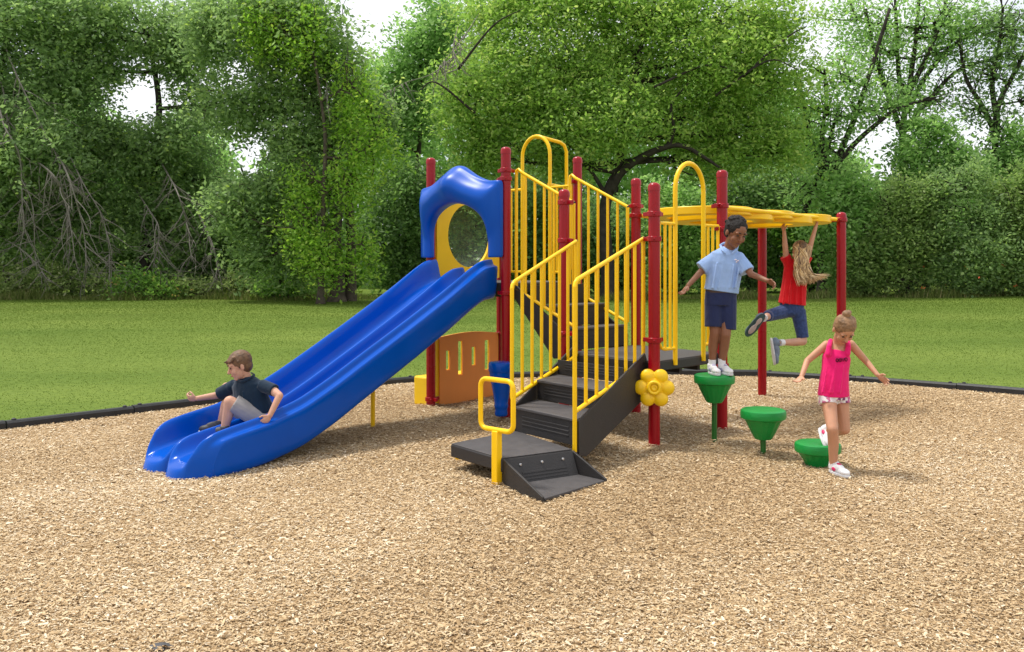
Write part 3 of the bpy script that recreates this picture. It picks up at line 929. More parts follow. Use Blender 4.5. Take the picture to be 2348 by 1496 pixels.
# ---- yellow flower on the front right post
fc = p2('P6') + unit(V(-1.228, -7.91, 0)) * 0.105 + z * 0.545
fn = unit(V(-1.228, -7.91, 0.6)); fu = unit(np.cross(z, fn)); fw = np.cross(fn, fu)
mb = MB()
for k in range(6):
    a = math.radians(60 * k)
    c = fc + (fu * math.cos(a) + fw * math.sin(a)) * 0.107
    mb.ell(c, (0.067, 0.066, 0.044), (fu * math.cos(a) + fw * math.sin(a), -fu * math.sin(a) + fw * math.cos(a), fn))
mb.lathe([(0.085, -0.02), (0.085, 0.02), (0.07, 0.035)], fc, 24, fn)
fo = fuse(mb, 'flower_panel', YPL, PS, voxel=0.0045, it=4)
mb = MB()
mb.tube([fc + fn * 0.047 + (fu * math.cos(t) + fw * math.sin(t)) * 0.048 for t in np.linspace(0, 2 * math.pi, 25)], 0.016, 10, caps=False)
mb.lathe([(0.03, 0.03), (0.03, 0.046), (0.018, 0.052), (0.012, 0.048)], fc, 16, fn)
build(mb, 'flower_centre', YPL, fo, angle=60)

# ---- overhead ladder: two rails and overlapping flat rings
la, lb, lc, ld = p2('P4', 2.10), p2('T1', 2.06), p2('P7', 2.135), p2('T2', 2.08)
ol_ = empty('overhead_ladder', (0, 0, 0)); ol_.parent = PS
for a_, b_ in ((la, lb), (lc, ld)):
    mb = MB(); mb.tube([a_, b_], 0.021, 14); build(mb, 'side_rail', YEL, ol_)
m0, m1 = (la + lc) / 2, (lb + ld) / 2
ed = unit(m1 - m0); es_ = unit(ld - lb)
for k in range(5):
    c = m0 + (m1 - m0) * (0.16 + 0.165 * k) - z * (0.002 + 0.030 * (k % 2))
    mb = MB(); vs, fs = [], []
    S_ = 40
    for i in range(S_):
        a = 2 * math.pi * i / S_
        d_ = ed * math.cos(a) * 0.46 + es_ * math.sin(a) * 0.545
        for rr, zz in ((1.0, -0.040), (1.0, 0.040), (0.62, 0.040), (0.62, -0.040)): vs.append(c + d_ * rr + z * zz)
    for i in range(S_):
        j = (i + 1) % S_
        for q_ in range(4): fs.append((i * 4 + q_, i * 4 + (q_ + 1) % 4, j * 4 + (q_ + 1) % 4, j * 4 + q_))
    mb.add(vs, fs); build(mb, 'rung_ring', YEL, ol_, angle=40, bevel=0.008)

# ------------------------------------------------------------------ green stepping pods
def pod(x, y, top, r, label, stem=True):
    g = gp(x, y)
    root = empty('stepping_pod', (g[0], g[1], 0), label, 'stepping pod', 'green stepping pods')
    mb = MB()
    lo = max(0.0, top - 0.245)
    H = top - lo
    rim = [(r * 0.85, top - 0.083), (r * 0.86, top - 0.078), (r * 0.985, top - 0.070), (r, top - 0.055), (r, top - 0.022), (r * 0.97, top - 0.007), (r * 0.9, top), (r * 0.55, top + 0.004)]
    body = [(0.030, lo - 0.004), (0.066, lo), (0.076, lo + 0.012), (0.112, lo + H * 0.33), (0.140, lo + H * 0.58)] if stem else [(0.066, -0.03), (0.078, 0.0), (0.118, 0.07)]
    seg = 64
    mb.lathe(body + rim[:2], (g[0], g[1], 0), seg)
    for q_ in range(1, len(body) + 1):                         # moulded flutes round the cone
        for k in range(seg):
            if (k // 2) % 2:
                x_, y_, z_ = mb.v[q_ * seg + k]; mb.v[q_ * seg + k] = (g[0] + (x_ - g[0]) * 0.965, g[1] + (y_ - g[1]) * 0.965, z_)
    build(mb, 'pod_cone', GRN, root, angle=35)
    mb = MB(); mb.lathe([(r * 0.9, top - 0.0795)] + rim[2:], (g[0], g[1], 0), seg)
    build(mb, 'pod_top', GRN, root, angle=35)
    if stem:
        mb = MB(); mb.tube([V(g[0], g[1], -0.05), V(g[0], g[1], lo + 0.02)], 0.023, 14); build(mb, 'stem', GRN2, root)
    return root
pod(1638, 1020, 0.62, 0.178, 'green stepping pod that the boy in the light blue polo stands on, tallest of three')
pod(1750, 1050, 0.40, 0.184, 'empty green stepping pod on a short stem, the middle-height one')
pod(1875, 1073, 0.20, 0.176, 'lowest green stepping pod, behind the legs of the girl in pink', stem=False)

# dark stone peeping in at the bottom edge
g = gp(368, 1500)
mb = MB(); mb.ell(V(g[0], g[1], 0.0), (0.075, 0.05, 0.045))
st = fuse(mb, 'stone', mat('grey_stone', (0.06, 0.06, 0.065), 0.6, 0.4, 0.3, 20, bump=0.5, bscale=60), None, voxel=0.008)
tag(st, 'small dark grey stone lying on the wood chips', 'stone')
# ------------------------------------------------------------------ people
def skin_mat(name, col):
    m = mat(name, col, 0.5, 0.35, 0.06, 14, bump=0.05, bscale=120)
    b = m.node_tree.nodes['Principled BSDF']
    b.inputs['Subsurface Weight'].default_value = 0.12
    b.inputs['Subsurface Radius'].default_value = (0.012, 0.005, 0.003)
    return m
SKIN_L = skin_mat('fair_skin', (0.56, 0.31, 0.215))
SKIN_T = skin_mat('tanned_skin', (0.52, 0.265, 0.16))
SKIN_D = skin_mat('dark_brown_skin', (0.25, 0.110, 0.062))
EYE = mat('eye_dark', (0.012, 0.009, 0.008), 0.2, 0.6)
LIPL = mat('lips_rose', (0.42, 0.13, 0.11), 0.45, 0.4)
LIPD = mat('lips_brown', (0.17, 0.055, 0.045), 0.45, 0.4)
WHITE = mat('white_shoe_leather', (0.74, 0.74, 0.76), 0.5, 0.4, 0.08, 30)
SOLE = mat('white_rubber_sole', (0.62, 0.62, 0.64), 0.6, 0.3, 0.08, 30)

def cloth(name, col, var=0.10, bump=0.55, scale=10, rough=0.85):
    return mat(name, col, rough, 0.2, var, scale, bump=bump * 1.6, bscale=15, sheen=0.15)

def loft(mb, secs, side, seg=20):
    """elliptical body sections: (centre, half width, half depth); side = direction of the width"""
    side = unit(side)
    vs = []; n = len(secs)
    for i, (c, rx, ry) in enumerate(secs):
        a = np.asarray(secs[max(i - 1, 0)][0], float); b = np.asarray(secs[min(i + 1, n - 1)][0], float)
        t = unit(b - a); s = unit(side - t * np.dot(side, t)); f = np.cross(t, s)
        for k in range(seg):
            an = 2 * math.pi * k / seg
            vs.append(np.asarray(c, float) + s * rx * math.cos(an) + f * ry * math.sin(an))
    fs = []
    for i in range(n - 1):
        for k in range(seg):
            k2 = (k + 1) % seg
            fs.append((i * seg + k, i * seg + k2, (i + 1) * seg + k2, (i + 1) * seg + k))
    fs.append(tuple(range(seg - 1, -1, -1))); fs.append(tuple((n - 1) * seg + k for k in range(seg)))
    mb.add(vs, fs)

def chain(mb, pts, rad):
    for i in range(len(pts) - 1): mb.capsule(pts[i], pts[i + 1], rad[i], rad[i + 1])

def hand(mb, wrist, d, thumb, curl=0.5, s=1.0):
    """palm, four bent fingers of different length, thumb off the side of the palm"""
    d = unit(d); thumb = unit(np.asarray(thumb, float) - d * np.dot(thumb, d)); nrm = np.cross(d, thumb)
    mb.ell(wrist + d * 0.036 * s, (0.042 * s, 0.031 * s, 0.014 * s), (d, thumb, nrm))
    for k, L in enumerate((0.056, 0.063, 0.058, 0.046)):
        b = wrist + d * (0.066 - 0.004 * abs(k - 1)) * s + thumb * (0.0235 - 0.0157 * k) * s
        sp = d + thumb * (0.16 - 0.11 * k)
        c1 = curl * (0.85 + 0.12 * k)
        d1 = unit(unit(sp) * math.cos(c1 * 0.7) + nrm * math.sin(c1 * 0.7)); d2 = unit(unit(sp) * math.cos(c1 * 1.7) + nrm * math.sin(c1 * 1.7))
        m_ = b + d1 * L * 0.52 * s
        mb.capsule(b, m_, 0.0078 * s, 0.0070 * s, 8); mb.capsule(m_, m_ + d2 * L * 0.48 * s, 0.0070 * s, 0.0058 * s, 8)
    b = wrist + d * 0.022 * s + thumb * 0.022 * s
    m_ = b + unit(d * 0.7 + thumb * 0.75 + nrm * curl * 0.4) * 0.030 * s
    mb.capsule(b, m_, 0.0105 * s, 0.0085 * s, 8); mb.capsule(m_, m_ + unit(d * 0.9 + thumb * 0.3 + nrm * curl * 0.6) * 0.024 * s, 0.0085 * s, 0.0065 * s, 8)

class Head:
    def __init__(self, c, f, up=(0, 0, 1), s=1.0):
        self.c = np.asarray(c, float); self.f = unit(f)
        u = np.asarray(up, float); self.u = unit(u - self.f * np.dot(u, self.f)); self.r = np.cross(self.f, self.u); self.s = s
    def at(self, r, f, u): return self.c + (self.r * r + self.f * f + self.u * u) * self.s
    def axes(self): return (self.r, self.f, self.u)
    def skull(self, mb, neck):
        s = self.s; A = self.axes()
        mb.ell(self.at(0, -0.004, 0.022), (0.074 * s, 0.092 * s, 0.086 * s), A)
        mb.ell(self.at(0, 0.022, -0.048), (0.058 * s, 0.062 * s, 0.062 * s), A)
        mb.ell(self.at(0, 0.050, -0.092), (0.027 * s, 0.026 * s, 0.020 * s), A)
        for q_ in (-1, 1):
            mb.ell(self.at(0.036 * q_, 0.058, -0.034), (0.026 * s, 0.022 * s, 0.028 * s), A)
            mb.ell(self.at(0.076 * q_, -0.006, -0.012), (0.009 * s, 0.017 * s, 0.028 * s), A)
            mb.ell(self.at(0.030 * q_, 0.076, 0.022), (0.026 * s, 0.012 * s, 0.008 * s), A)
        mb.capsule(self.at(0, 0.080, 0.004), self.at(0, 0.098, -0.030), 0.008 * s, 0.0125 * s, 10)
        mb.ell(self.at(0, 0.094, -0.034), (0.0165 * s, 0.011 * s, 0.009 * s), A)
        mb.capsule(self.at(0, -0.015, -0.05), neck, 0.044 * s, 0.048 * s)
    def face(self, root, lip, brow):
        s = self.s; A = self.axes()
        for q_ in (-1, 1):
            mb = MB(); mb.ell(self.at(0.030 * q_, 0.0790, 0.001), (0.0125 * s, 0.007 * s, 0.0055 * s), A); build(mb, 'eye', EYE, root, angle=None)
            mb = MB(); mb.tube([self.at(0.013 * q_, 0.0885, 0.024), self.at(0.030 * q_, 0.0865, 0.029), self.at(0.048 * q_, 0.073, 0.022)], [0.0035 * s, 0.004 * s, 0.002 * s], 8); build(mb, 'eyebrow', brow, root, angle=None)
        mb = MB()
        mb.tube([self.at(-0.024, 0.071, -0.064), self.at(-0.012, 0.0815, -0.0615), self.at(0, 0.084, -0.063), self.at(0.012, 0.0815, -0.0615), self.at(0.024, 0.071, -0.064)], [0.002, 0.005, 0.0055, 0.005, 0.002], 8)
        build(mb, 'mouth', lip, root, angle=None)
    def cap(self, mb, k=1.0, back=0.0):
        s = self.s; A = self.axes()
        mb.ell(self.at(0, -0.018 - back, 0.034), (0.083 * s * k, 0.094 * s * k, 0.086 * s * k), A)
        mb.ell(self.at(0, -0.045 - back, -0.015), (0.070 * s * k, 0.058 * s * k, 0.062 * s * k), A)

def shoe(root, heel, toe, up, mat_up, mat_sole, accent=None, w=0.036):
    heel, toe = np.asarray(heel, float), np.asarray(toe, float)
    d = unit(toe - heel); L = np.linalg.norm(toe - heel); up = np.asarray(up, float); up = unit(up - d * np.dot(up, d)); sd_ = np.cross(d, up)
    A = (d, sd_, up)
    mb = MB()
    mb.ell(heel + d * L * 0.74 + up * 0.030, (L * 0.27, w * 1.02, 0.028), A)
    mb.ell(heel + d * L * 0.42 + up * 0.042, (L * 0.36, w * 0.88, 0.038), A)
    mb.ell(heel + d * L * 0.17 + up * 0.044, (L * 0.20, w * 0.92, 0.042), A)
    mb.lathe([(0.036, 0.03), (0.037, 0.075), (0.033, 0.084)], heel + d * L * 0.20, 14, up)
    so = fuse(mb, 'shoe', mat_up, root, voxel=0.004, it=3)
    mb = MB()
    vs = []
    K = 28
    for h_ in (-0.004, 0.016):
        for k in range(K):
            a = 2 * math.pi * k / K
            x_ = math.cos(a); wd = w * (1.10 if x_ > 0 else 0.98) * (abs(math.sin(a)) ** 0.8) * (1 if math.sin(a) > 0 else -1)
            vs.append(heel + d * (L * 0.5 + L * 0.53 * x_) + sd_ * wd + up * h_)
    fs = [tuple(range(K - 1, -1, -1)), tuple(range(K, 2 * K))] + [(k, (k + 1) % K, K + (k + 1) % K, K + k) for k in range(K)]
    mb.add(vs, fs); build(mb, 'sole', mat_sole, so, bevel=0.004)
    if accent is not None:
        mb = MB()
        mb.ell(heel + d * L * 0.50 + up * 0.062, (L * 0.16, w * 0.52, 0.020), (unit(d - up * 0.35), sd_, unit(up + d * 0.35)))
        build(mb, 'tongue', accent, so, angle=None)
        mb = MB()
        for q_ in (-1, 1):
            mb.ell(heel + d * L * 0.38 + sd_ * w * 0.86 * q_ + up * 0.036, (L * 0.11, 0.006, 0.014), A)
        build(mb, 'side_stripe', accent, so, angle=None)
    mb = MB()                                               # laces
    for q_ in (0.40, 0.50, 0.60):
        c = heel + d * L * q_ + up * (0.094 - 0.055 * q_)
        mb.tube([c - sd_ * w * 0.42 - up * 0.006, c + up * 0.002, c + sd_ * w * 0.42 - up * 0.006], 0.0032, 6)
    build(mb, 'laces', WHITE if accent is not None else SOLE, so, angle=None)
    return so

# ---- boy balancing on the tallest pod
def boy_on_pod():
    Y = 8.10
    root = empty('person', (1.79, 8.10, 0.62), 'boy in light blue polo shirt and navy shorts standing on a green pod', 'boy')
    HEAD = mat('black_curly_hair', (0.020, 0.017, 0.016), 0.75, 0.3, 0.5, 60, bump=1.0, bscale=90)
    POLO = cloth('light_blue_pique', (0.31, 0.46, 0.78)); NAVY = cloth('navy_twill', (0.020, 0.028, 0.085))
    hd = Head(px(1687, 533, 8.02), (0.30, -0.80, -0.42), (0.10, 0, 1), 1.10)
    neck = px(1669, 580, 8.12)
    b = MB()
    hd.skull(b, neck)
    side = V(1, 0.12, 0)
    loft(b, [(px(1668, 578, 8.12), 0.05, 0.045), (px(1668, 586, 8.12), 0.125, 0.065), (px(1664, 615, 8.12), 0.135, 0.08), (px(1655, 660, 8.12), 0.12, 0.08), (px(1653, 690, 8.12), 0.13, 0.085)], side)
    chain(b, [px(1640, 593, 8.12), px(1604, 627, 8.10), px(1578, 655, 8.02)], [0.042, 0.029, 0.0205])
    hand(b, px(1577, 656, 8.02), px(1563, 677, 7.98) - px(1577, 656, 8.02), V(0.6, -0.8, 0.1), 0.35)
    chain(b, [px(1700, 595, 8.10), px(1722, 629, 7.98), px(1759, 644, 7.82)], [0.042, 0.029, 0.0205])
    hand(b, px(1760, 644, 7.82), px(1781, 655, 7.76) - px(1760, 644, 7.82), V(-0.2, -0.6, 0.8), 0.75)
    aL, aR = px(1633, 834, 8.13), px(1655, 832, 8.12)
    chain(b, [px(1638, 690, 8.12), px(1639, 764, 8.09), px(1635, 795, 8.12), aL], [0.066, 0.045, 0.044, 0.027])
    chain(b, [px(1667, 690, 8.12), px(1664, 768, 8.06), px(1660, 798, 8.10), aR], [0.066, 0.045, 0.044, 0.027])
    fuse(b, 'body', SKIN_D, root, voxel=0.0045, it=3)
    hd.face(root, LIPD, HEAD)
    mb = MB(); hd.cap(mb, 1.03)
    r_ = random.Random(3)
    for k in range(70):
        a = r_.uniform(0, 2 * math.pi); e = r_.uniform(0.1, 1.45)
        mb.ell(hd.at(0.084 * math.cos(e) * math.cos(a), -0.022 + 0.094 * math.cos(e) * math.sin(a) * (1 if math.sin(a) < 0 else 0.86), 0.034 + 0.09 * math.sin(e)), (0.014, 0.014, 0.013))
    fuse(mb, 'hair', HEAD, root, voxel=0.005, it=1)
    s = MB()
    loft(s, [(px(1671, 567, 8.12), 0.060, 0.056), (px(1670, 576, 8.12), 0.100, 0.07), (px(1668, 586, 8.12), 0.150, 0.085), (px(1664, 606, 8.12), 0.162, 0.10), (px(1660, 632, 8.12), 0.156, 0.105), (px(1656, 655, 8.12), 0.154, 0.108), (px(1654, 669, 8.12), 0.156, 0.110)], side)
    s.cone(px(1646, 587, 8.12), px(1608, 617, 8.11), 0.056, 0.068); s.ell(px(1643, 591, 8.12), (0.058, 0.06, 0.055))
    s.cone(px(1690, 588, 8.10), px(1714, 623, 8.03), 0.056, 0.068); s.ell(px(1694, 592, 8.1), (0.056, 0.06, 0.055))
    for q_ in range(5):                                     # soft folds
        x_ = 1632 + 13 * q_
        s.capsule(px(x_ + 12, 604 + 3 * (q_ % 2), 8.025), px(x_ + 2, 660, 8.02), 0.006, 0.012)
    sh = fuse(s, 'polo_shirt', POLO, root, voxel=0.0055, it=3)
    mb = MB()
    mb.tube([px(1652, 563, 8.13), px(1656, 573, 8.06), px(1664, 582, 8.00)], [0.010, 0.012, 0.006], 8)
    mb.tube([px(1692, 562, 8.10), px(1689, 572, 8.03), px(1679, 582, 7.99)], [0.010, 0.012, 0.006], 8)
    mb.tube([px(1652, 563, 8.13), px(1659, 559, 8.19), px(1672, 557, 8.22), px(1686, 558, 8.18), px(1692, 562, 8.10)], 0.013, 8)
    build(mb, 'collar', POLO, sh, angle=None)
    mb = MB()
    for dx, dy, w_ in ((0, 0, 0.011), (5, 2, 0.010), (2, 5, 0.008)): mb.ell(px(1687 + dx, 596 + dy, 8.012), (w_, 0.006, 0.006))
    build(mb, 'chest_emblem', cloth('white_stitching', (0.75, 0.66, 0.72), bump=0), sh, angle=None)
    t = MB()
    loft(t, [(px(1654, 657, 8.12), 0.138, 0.098), (px(1653, 675, 8.12), 0.143, 0.10), (px(1652, 700, 8.12), 0.145, 0.10)], side)
    t.cone(px(1637, 688, 8.12), px(1636, 750, 8.10), 0.084, 0.078); t.cone(px(1668, 688, 8.12), px(1669, 757, 8.09), 0.082, 0.074); t.cone(px(1652, 700, 8.12), px(1652, 738, 8.10), 0.06, 0.03)
    so = fuse(t, 'shorts', NAVY, root, voxel=0.0055, it=3)
    mb = MB(); loft(mb, [(px(1654, 664, 8.12), 0.1425, 0.1025), (px(1654, 671, 8.12), 0.1435, 0.1035)], side); build(mb, 'belt', mat('brown_belt', (0.05, 0.025, 0.015), 0.5), so)
    LAV = mat('lilac_shoe_trim', (0.36, 0.33, 0.52), 0.5)
    shoe(root, V(*aL[:2], 0.629) + V(-0.012, 0.045, 0), V(*aL[:2], 0.629) + V(0.02, -0.165, 0), (0, 0, 1), WHITE, SOLE, LAV)
    shoe(root, V(*aR[:2], 0.629) + V(-0.002, 0.045, 0), V(*aR[:2], 0.629) + V(0.05, -0.155, 0), (0, 0, 1), WHITE, SOLE, LAV)
    for a_ in (aL, aR):
        mb = MB(); mb.cone(a_ + V(0, 0, -0.045), a_ + V(0, 0, 0.035), 0.033, 0.034); build(mb, 'sock', WHITE, root)
boy_on_pod()

# ---- girl in pink stepping down off the lowest pod
def girl_stepping():
    root = empty('person', (2.42, 6.85, 0), 'girl in bright pink tank top stepping off the lowest pod onto the wood chips', 'girl')
    HAIR = mat('brown_swept_hair', (0.24, 0.135, 0.065), 0.55, 0.4, 0.45, 30, bump=0.6, bscale=70)
    PINK = cloth('hot_pink_jersey', (0.78, 0.012, 0.16), 0.05)
    Y = 6.95
    hd = Head(px(1935, 755, 6.86), (0.06, -0.66, -0.70), (0.0, 0, 1), 0.96)
    neck = px(1922, 790, 6.99)
    b = MB(); hd.skull(b, neck)
    side = V(1, 0.05, 0)
    loft(b, [(px(1922, 781, 7.0), 0.045, 0.04), (px(1922, 789, 7.0), 0.092, 0.052), (px(1919, 808, 6.98), 0.098, 0.066), (px(1914, 850, 6.96), 0.090, 0.066), (px(1912, 890, 6.96), 0.10, 0.075), (px(1912, 912, 6.97), 0.105, 0.078)], side)
    chain(b, [px(1895, 791, 6.99), px(1851, 828, 6.99), px(1838, 863, 6.88)], [0.034, 0.0245, 0.0175])
    hand(b, px(1838, 864, 6.88), px(1826, 879, 6.82) - px(1838, 864, 6.88), V(0.5, -0.8, 0), 0.35, 0.92)
    chain(b, [px(1951, 790, 6.98), px(1987, 830, 6.98), px(2012, 860, 6.88)], [0.034, 0.0245, 0.0175])
    hand(b, px(2013, 861, 6.88), px(2034, 876, 6.82) - px(2013, 861, 6.88), V(0.3, -0.8, 0.5), 0.25, 0.92)
    aF = V(2.405, 6.86, 0.075)
    chain(b, [px(1899, 910, 6.96), px(1909, 984, 6.80), px(1911, 1015, 6.83), aF], [0.061, 0.042, 0.041, 0.026])
    aB = px(1888, 990, 7.20)
    chain(b, [px(1928, 908, 6.98), px(1937, 985, 6.93), px(1915, 990, 7.06), aB], [0.058, 0.040, 0.038, 0.026])
    fuse(b, 'body', SKIN_T, root, voxel=0.0045, it=3)
    hd.face(root, LIPL, HAIR)
    mb = MB(); hd.cap(mb, 1.0, -0.006)
    top = hd.at(0, -0.055, 0.115)
    mb.ell(top, (0.034, 0.034, 0.030)); mb.ell(top + V(0.02, 0.01, 0.012), (0.022, 0.022, 0.02))
    r_ = random.Random(5)
    for k in range(26):                                     # combed strands drawn up to the bun
        a = -math.pi * 0.1 + 1.2 * math.pi * k / 25
        p0 = hd.at(0.084 * math.cos(a), 0.060 * math.sin(a) - 0.01, 0.035)
        pm = hd.at(0.064 * math.cos(a), 0.055 * math.sin(a) - 0.02, 0.092)
        mb.capsule(p0, pm, 0.009, 0.009, 8); mb.capsule(pm, top, 0.009, 0.007, 8)
    fuse(mb, 'hair', HAIR, root, voxel=0.0045, it=2)
    mb = MB(); mb.tube([hd.at(0.026 * math.cos(a), -0.055 + 0.026 * math.sin(a), 0.098) for a in np.linspace(0, 2 * math.pi, 17)], 0.008, 8, caps=False); build(mb, 'hair_band', PINK, root, angle=None)
    s = MB()
    loft(s, [(px(1920, 806, 6.98), 0.088, 0.070), (px(1918, 820, 6.97), 0.108, 0.079), (px(1915, 850, 6.96), 0.103, 0.080), (px(1912, 882, 6.96), 0.112, 0.088), (px(1911, 907, 6.965), 0.120, 0.094)], side)
    for p in ([(1899, 812), (1901, 796), (1905, 782)], [(1943, 811), (1945, 796), (1944, 781)]):
        s.capsule(px(*p[0], 6.915), px(*p[1], 6.925), 0.024, 0.020); s.capsule(px(*p[1], 6.925), px(*p[2], 6.985), 0.020, 0.019); s.capsule(px(*p[2], 6.985), px(p[2][0], p[2][1] + 12, 7.055), 0.019, 0.020)
    for x_ in (1893, 1912, 1930): s.capsule(px(x_ + 4, 840, 6.885), px(x_ - 6, 900, 6.872), 0.004, 0.012)
    tk = fuse(s, 'tank_top', PINK, root, voxel=0.005, it=3)
    DK = mat('dark_maroon_print', (0.10, 0.006, 0.03), 0.7, 0.2)
    # printed chest motif: a row of four stencilled block characters, too worn to read in the photo
    mb = MB()
    for k in range(4):
        c = px(1919.5 + 6.8 * k, 826.5 - 0.6 * k, 6.888 - (0.006 if k in (1, 2) else 0.0))
        if k in (0, 1, 3): mb.tube([c + V(0.0085 * math.cos(a), -0.001, 0.0125 * math.sin(a)) for a in np.linspace(0, 2 * math.pi, 13)], 0.0037, 6, caps=False)
        else: mb.tube([c + V(-0.009, 0, 0.0125), c + V(0, -0.002, -0.0125), c + V(0.009, 0, 0.0125)], 0.0037, 6)
    build(mb, 'chest_print', DK, tk, angle=None)
    # patterned shorts
    m, nt, bb = new_mat('pink_patterned_cotton')
    tc = nt.nodes.new('ShaderNodeTexCoord'); vo = nt.nodes.new('ShaderNodeTexVoronoi'); vo.inputs['Scale'].default_value = 42
    nt.links.new(tc.outputs['Object'], vo.inputs['Vector'])
    sp = nt.nodes.new('ShaderNodeSeparateColor'); nt.links.new(vo.outputs['Color'], sp.inputs['Color'])
    rp_ = nt.nodes.new('ShaderNodeValToRGB'); rp_.color_ramp.interpolation = 'CONSTANT'
    while len(rp_.color_ramp.elements) < 4: rp_.color_ramp.elements.new(0.5)
    for e, (p, c) in zip(rp_.color_ramp.elements, ((0, (0.68, 0.62, 0.62)), (0.45, (0.48, 0.13, 0.24)), (0.66, (0.72, 0.68, 0.66)), (0.86, (0.20, 0.05, 0.15)))): e.position = p; e.color = c + (1,)
    nt.links.new(sp.outputs['Green'], rp_.inputs['Fac']); nt.links.new(rp_.outputs['Color'], bb.inputs['Base Color']); bb.inputs['Roughness'].default_value = 0.85
    t = MB()
    loft(t, [(px(1911, 890, 6.96), 0.107, 0.082), (px(1911, 914, 6.965), 0.112, 0.086)], side)
    t.cone(px(1897, 906, 6.96), px(1899, 928, 6.93), 0.066, 0.069); t.cone(px(1928, 905, 6.97), px(1931, 926, 6.955), 0.062, 0.064)
    fuse(t, 'shorts', m, root, voxel=0.005, it=2)
    CORAL = mat('raspberry_shoe_trim', (0.62, 0.02, 0.13), 0.5)
    shoe(root, V(2.398, 6.90, 0.042), V(2.462, 6.700, 0.036), (0, 0, 1), WHITE, SOLE, CORAL, 0.037)
    shoe(root, px(1879, 984, 7.22), px(1893, 1027, 7.06), (0.55, -0.65, 0.3), WHITE, SOLE, CORAL, 0.034)
    mb = MB(); mb.cone(aF + V(0, 0, 0.0), aF + V(0, 0, 0.045), 0.031, 0.030); build(mb, 'sock', WHITE, root)
girl_stepping()

